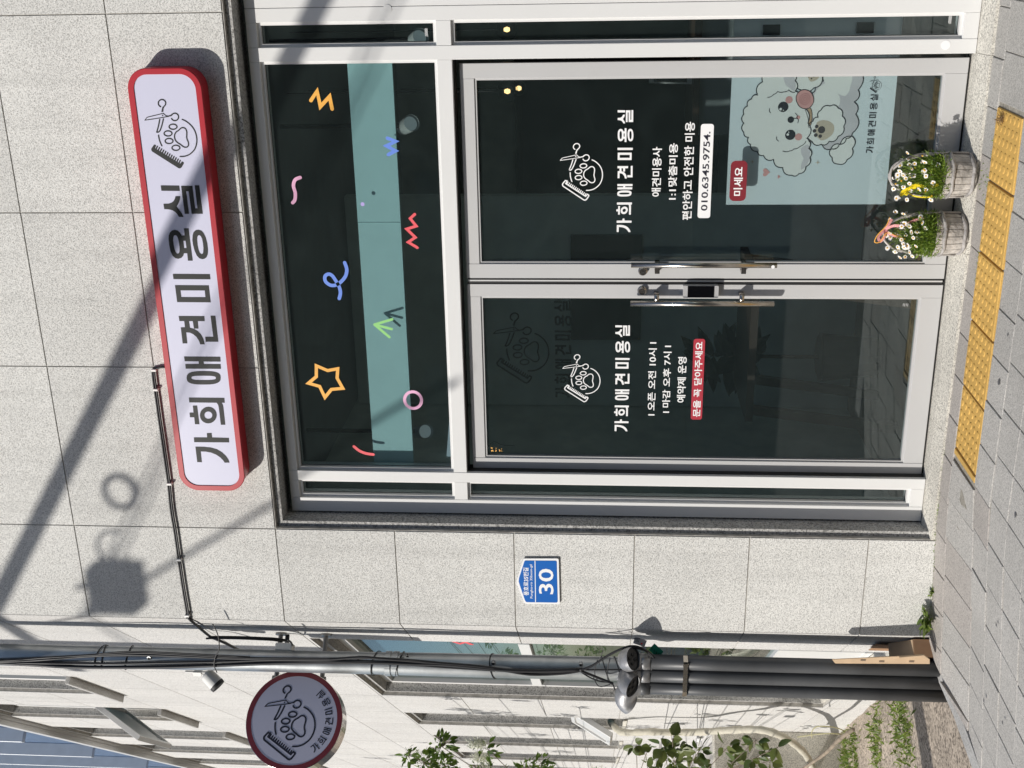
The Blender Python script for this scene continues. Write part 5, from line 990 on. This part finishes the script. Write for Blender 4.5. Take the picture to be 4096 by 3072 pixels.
# room things
ct = thing('reception_counter', 'pale panelled reception counter with a wooden top inside the shop', 'counter', (-.9, 2.6, 0))
MB().box(-1.25, .3, 2.3, 2.9, .03, 1.02).build('counter_body', M('counter_panel', (.30, .33, .33), .6), ct); MB().box(-1.3, .35, 2.25, 2.95, 1.021, 1.06).build('counter_top', M('counter_wood', (.10, .06, .04), .4), ct)
ph = thing('phone_stand', 'white tablet phone propped on the reception counter', 'phone', (-.85, 2.35, 1.06)); MB(lambda x, y, z: Vector((-.95+x, 2.38+y, 1.062)) + Vector((0, .25*z, z))).box(0, .11, 0, .012, 0, .26).build('phone_shell', WPLAS, ph); MB(lambda x, y, z: Vector((-.95+x, 2.375+y, 1.062)) + Vector((0, .25*z, z))).box(.01, .10, 0, .003, .03, .23).build('phone_screen', GASK, ph)
fr = thing('framed_board', 'dark framed board on the back wall of the shop', 'picture', (-2.0, 4.29, 1.5)); MB().box(-2.35, -1.0, 4.27, 4.295, .75, 2.25).build('board', M('dark_board', (.02, .022, .022), .5), fr)
mb = MB()
for q in ((-2.4, -.95, 2.25, 2.3), (-2.4, -.95, .70, .75), (-2.4, -2.35, .75, 2.25), (-1.0, -.95, .75, 2.25)): mb.box(q[0], q[1], 4.255, 4.295, q[2], q[3])
mb.build('board_frame', GASK, fr)
bk = thing('wall_print', 'dark rectangular print with a pale bust shape behind the left door', 'picture', (-2.2, 1.95, 1.5)); MB().box(-2.48, -1.80, 1.96, 1.98, 1.36, 1.80).build('print_panel', M('print_dark', (.03, .034, .034), .5), bk)
part = MB().box(-2.94, -1.56, 1.98, 2.06, .03, 3.2).build('partition', M('partition_green', (.58, .66, .63), .8), shop)
q = MB(); a = at(2000+362*.6028, 1000+985*.6028, 1.955); b = at(2000+472*.6028, 1000+345*.6028, 1.955); glyphs(q, a.x, b.x, b.z, a.z, 1.976); c = at(2000+140*.6028, 1000+660*.6028, 1.955); logo(q, c.x, c.z, 480*.6028/660*.80, 1.976, False, .024); q.build('dark_title_copy', INK, shop)  # dark copy of the door title and emblem laid on the partition
pt = thing('potted_plant', 'dark broad-leaved potted plant inside the left door', 'plant', (-2.0, 1.3, .03)); rn = random.Random(9); mb = MB()
PLC = at(2905, 1425, 1.35)
for i in range(34):
    a = rn.uniform(0, 6.28); leaf6(mb, PLC+Vector((0, 0, rn.uniform(-.16, .14))), Vector((math.cos(a), math.sin(a)*.6, rn.uniform(-.5, .9))), Vector((0, -1, .3)), rn.uniform(.14, .24), .075, .25)
mb.build('leaves', M('dark_leaf', (.012, .022, .012), .5), pt); MB().tube([(PLC.x, 1.35, .03), (PLC.x, 1.35, .35), (PLC.x, 1.35, .36)], [.11, .14, .12], 16).build('pot', GASK, pt); MB().tube([(PLC.x, 1.35, .35), (PLC.x, 1.35, PLC.z)], .012, 6).build('stem', BARK, pt)
ts = thing('wooden_table', 'dark wooden A-frame table inside the left door', 'table', (-2.1, 1.0, 0)); mb = MB(); mb.box(-2.5, -1.7, .7, 1.3, .80, .84); mb.build('table_top', M('table_wood', (.05, .032, .024), .45), ts)
for x0_ in (-2.46, -1.76):
    for y0_ in (.74, 1.22): mb = MB(); mb.loft([[(x0_-.02, y0_, .8), (x0_+.03, y0_, .8), (x0_+.03, y0_+.04, .8), (x0_-.02, y0_+.04, .8)], [(x0_-.12, y0_, .03), (x0_-.07, y0_, .03), (x0_-.07, y0_+.04, .03), (x0_-.12, y0_+.04, .03)]]); mb.build('leg', M('table_wood2', (.07, .045, .032), .5), ts)
WARM = (1, .62, .25)
for i, (px, py, Y, lab) in enumerate(((2030, 365, .95, 'clear globe pendant lamp with a warm bulb near the top of the right door'), (2075, 353, 1.4, 'smaller warm globe bulb hanging behind the right door lamp'), (2028, 118, 1.1, 'warm globe pendant lamp behind the right side light'))):
    c = at(px, py, Y); L_ = thing('pendant_lamp', lab, 'lamp', c, 'pendant lamps in the shop'); rr = .055 if i != 1 else .04
    mb = MB(); mb.tube([c+Vector((0, 0, rr*math.sin(t))) for t in [-1.45+.29*k for k in range(11)]], [rr*math.cos(t) for t in [-1.45+.29*k for k in range(11)]], 18); mb.build('globe', glass('globe_glass', (.8, .8, .8), .6), L_, True)
    mb = MB(); mb.tube([c-Vector((0, 0, .014)), c, c+Vector((0, 0, .016))], [.008, .014, .008], 10); mb.build('bulb', M('warm_bulb', (1, .7, .35), .4, emit=WARM, estr=4.0), L_, True)
    mb = MB(); mb.tube([c+Vector((0, 0, rr)), Vector((c.x, c.y, 3.23))], .003, 6); mb.build('lamp_cord', CABLE, L_)
for i, (px, py, Y, lab) in enumerate(((1628, 502, .75, 'white spotlight above the blue zigzag sticker'), (1688, 1726, .75, 'white spotlight inside the upper glass at its far left end'), (1664, 160, .7, 'white round spotlight behind the right upper side light'))):
    c = at(px, py, Y); L_ = thing('ceiling_spotlight', lab, 'lamp', c, 'ceiling spotlights in the shop')
    mb = MB(); d = Vector((.35, -.75, -.55)).normalized(); mb.tube([c-d*.05, c+d*.055], [.036, .042], 20, False); mb.tube([c-d*.05, c-d*.049], .036, 20); mb.build('spot_housing', M('spot_white', (.45, .47, .46), .5), L_, True)
    mb = MB(); mb.tube([c+d*.038, c+d*.040], .036, 18); mb.build('spot_lens', M('spot_lens', (.7, .8, .8), .3, emit=(.75, .95, 1), estr=.12), L_)
    mb = MB(); mb.tube([c-Vector((0, 0, -.03)), Vector((c.x, c.y, 3.23))], .012, 8); mb.build('spot_stem', GASK, L_)
tl = thing('tube_light', 'thin white tube light behind the left end of the upper glass', 'lamp', at(1795, 1800, 1.2)); a = at(1808, 1670, 1.2); b = at(1795, 1845, 1.2); mb = MB(); mb.tube([a, b], .016, 10); mb.build('tube', M('tube_glow', (.7, .8, .8), .4, emit=(.7, .9, 1), estr=.35), tl, True)
gt = thing('fairy_lights', 'cluster of tiny amber fairy lights in the upper corner of the left door', 'lights', at(1985, 1803, .45)); rn = random.Random(5); mb = MB()
for i in range(22): c = at(rn.choice((1964, 1969, 1983, 1999, 2006))+rn.gauss(0, 1.6), 1805-rn.random()*14, .45); mb.tube([c-Vector((0, 0, .0016)), c+Vector((0, 0, .0016))], .0016, 6)
mb.build('amber_bulbs', M('amber_glow', (1, .5, .12), .4, emit=(1, .48, .12), estr=2.5), gt)
mb = MB(); mb.tube(smooth_path([tuple(at(x, y_, .45)) for x, y_ in ((1955, 1785), (1976, 1767), (2010, 1780), (2060, 1783))], 4), .0016, 5); mb.build('wire', CABLE, gt)
# ================================================================ street side: things that stand behind the camera and shade the wall or darken its glass
def sh(X, Z, h): return Vector((X-LIGHT.x/LIGHT.y*h, -h, Z-LIGHT.z/LIGHT.y*h))     # point at distance h from the wall whose shadow falls at X, Z
def wpt(x, y): p = at(x, y, 0); return p.x, p.z
mb = MB(); a = wpt(0, 2385); b = wpt(620, 1175); d = ((b[0]-a[0]), (b[1]-a[1]))
pts = [tuple(sh(a[0]+d[0]*t, a[1]+d[1]*t, 3.4)) for t in (-1.6, -.6, 0, .5, 1, 1.6, 2.2, 2.9, 3.3)]
mb.tube(pts, .048, 14); tag(mb.build('overhead_trunk_cable', CABLE, None, True), 'thick overhead cable bundle sloping over the street towards the right', 'cable')
a = wpt(380, 2350); b = wpt(900, 1240); d = ((b[0]-a[0]), (b[1]-a[1]))
mb = MB()
for o_ in (0, .06): mb.tube([tuple(sh(a[0]+d[0]*t, a[1]+d[1]*t-o_, 5.2)) for t in (-.9, -.3, 0, .5, 1, 1.9, 2.6)], .010, 8)
a2 = wpt(560, 2330); b2 = wpt(1099, 2010); d = ((b2[0]-a2[0]), (b2[1]-a2[1])); mb.tube([tuple(sh(a2[0]+d[0]*t, a2[1]+d[1]*t, 4.2)) for t in (-.9, 0, .5, 1, 1.6, 2.1)], .016, 8)
tag(mb.build('overhead_service_wires', CABLE, None, True), 'thin overhead service wires crossing above the street', 'cable')
c = wpt(482, 1965); cc = sh(c[0], c[1], 3.0); mb = MB(); mb.tube([cc+Vector((.092*math.cos(t), 0, .086*math.sin(t))) for t in [2*math.pi*i/30 for i in range(31)]], .011, 8, False); mb.tube([cc+Vector((.080*math.cos(t)+.006, 0.01, .070*math.sin(t)-.004)) for t in [2*math.pi*i/30 for i in range(31)]], .008, 8, False); tag(mb.build('cable_coil', CABLE, None, True), 'coil of spare cable hanging from the overhead wires', 'cable coil')
c = wpt(455, 2190); cc = sh(c[0], c[1], 3.1); mb = MB()
mb.tube([cc+Vector((.095*math.cos(t), 0, .085*math.sin(t))) for t in [math.pi*(-.15+1.45*i/24) for i in range(25)]], .009, 8); mb.tube([cc+Vector((.05*math.cos(t)-.03, 0, .035*math.sin(t)-.02)) for t in [math.pi*(.1+1.1*i/16) for i in range(17)]], .008, 8)
tag(mb.build('cable_loop', CABLE, None, True), 'open loop of cable above the hanging splice box', 'cable')
c = wpt(470, 2350); cc = sh(c[0], c[1], 3.4); sb = thing('splice_closure', 'dark cable splice box hanging from the overhead wires', 'splice box', cc); mb = MB(lambda x, y, z: cc+Vector((x, y, z))); mb.box(-.13, .13, -.06, .06, -.12, .13, .01); mb.build('splice_case', PVC, sb)
mb = MB(lambda x, y, z: cc+Vector((x, y, z))); mb.box(-.01, .012, -.01, .01, .10, .22); mb.box(.10, .13, -.03, .03, -.13, .13); mb.build('hanger', PVC, sb)
ob = thing('reflection_building', 'unseen dark building added across the street to darken the glass reflections', 'building', (0, -17, 0)); mb = MB(); mb.box(-18, 16, -22, -17, -.2, 9.4); mb.build('wall', M('dark_brick', (.10, .085, .075), .85, var=.2, scale=3), ob)  # unseen block, added and kept tall so the shop glass reflects dark
mb = MB()
for i in range(7): mb.box(-14+4*i, -12.4+4*i, -17.02, -16.98, 1.0, 2.5); mb.box(-14+4*i, -12.4+4*i, -17.02, -16.98, 3.8, 5.2)
mb.build('window', M('dark_window', (.03, .04, .05), .1), ob)

sp_ = thing('street_pole', 'round concrete utility pole standing at the left side of the street', 'utility pole', (-5.9, -1.9, -.4)); mb = MB(); b_ = sw(.93, 0, 0)-Vector((LIGHT.x/LIGHT.y, 1, 0))*2.7
mb.tube([(b_.x, b_.y, -.6), (b_.x, b_.y, 4), (b_.x, b_.y, 9.5)], [.15, .135, .115], 24); mb.build('shaft', KERB, sp_, True); mb = MB(); mb.box(b_.x-.06, b_.x+.06, b_.y-.9, b_.y+.9, 8.6, 8.7); mb.build('crossarm', STEELD, sp_); sp_.location = (b_.x, b_.y, -.6)
for o in sp_.children: o.matrix_parent_inverse = Matrix.Translation((-b_.x, -b_.y, .6))
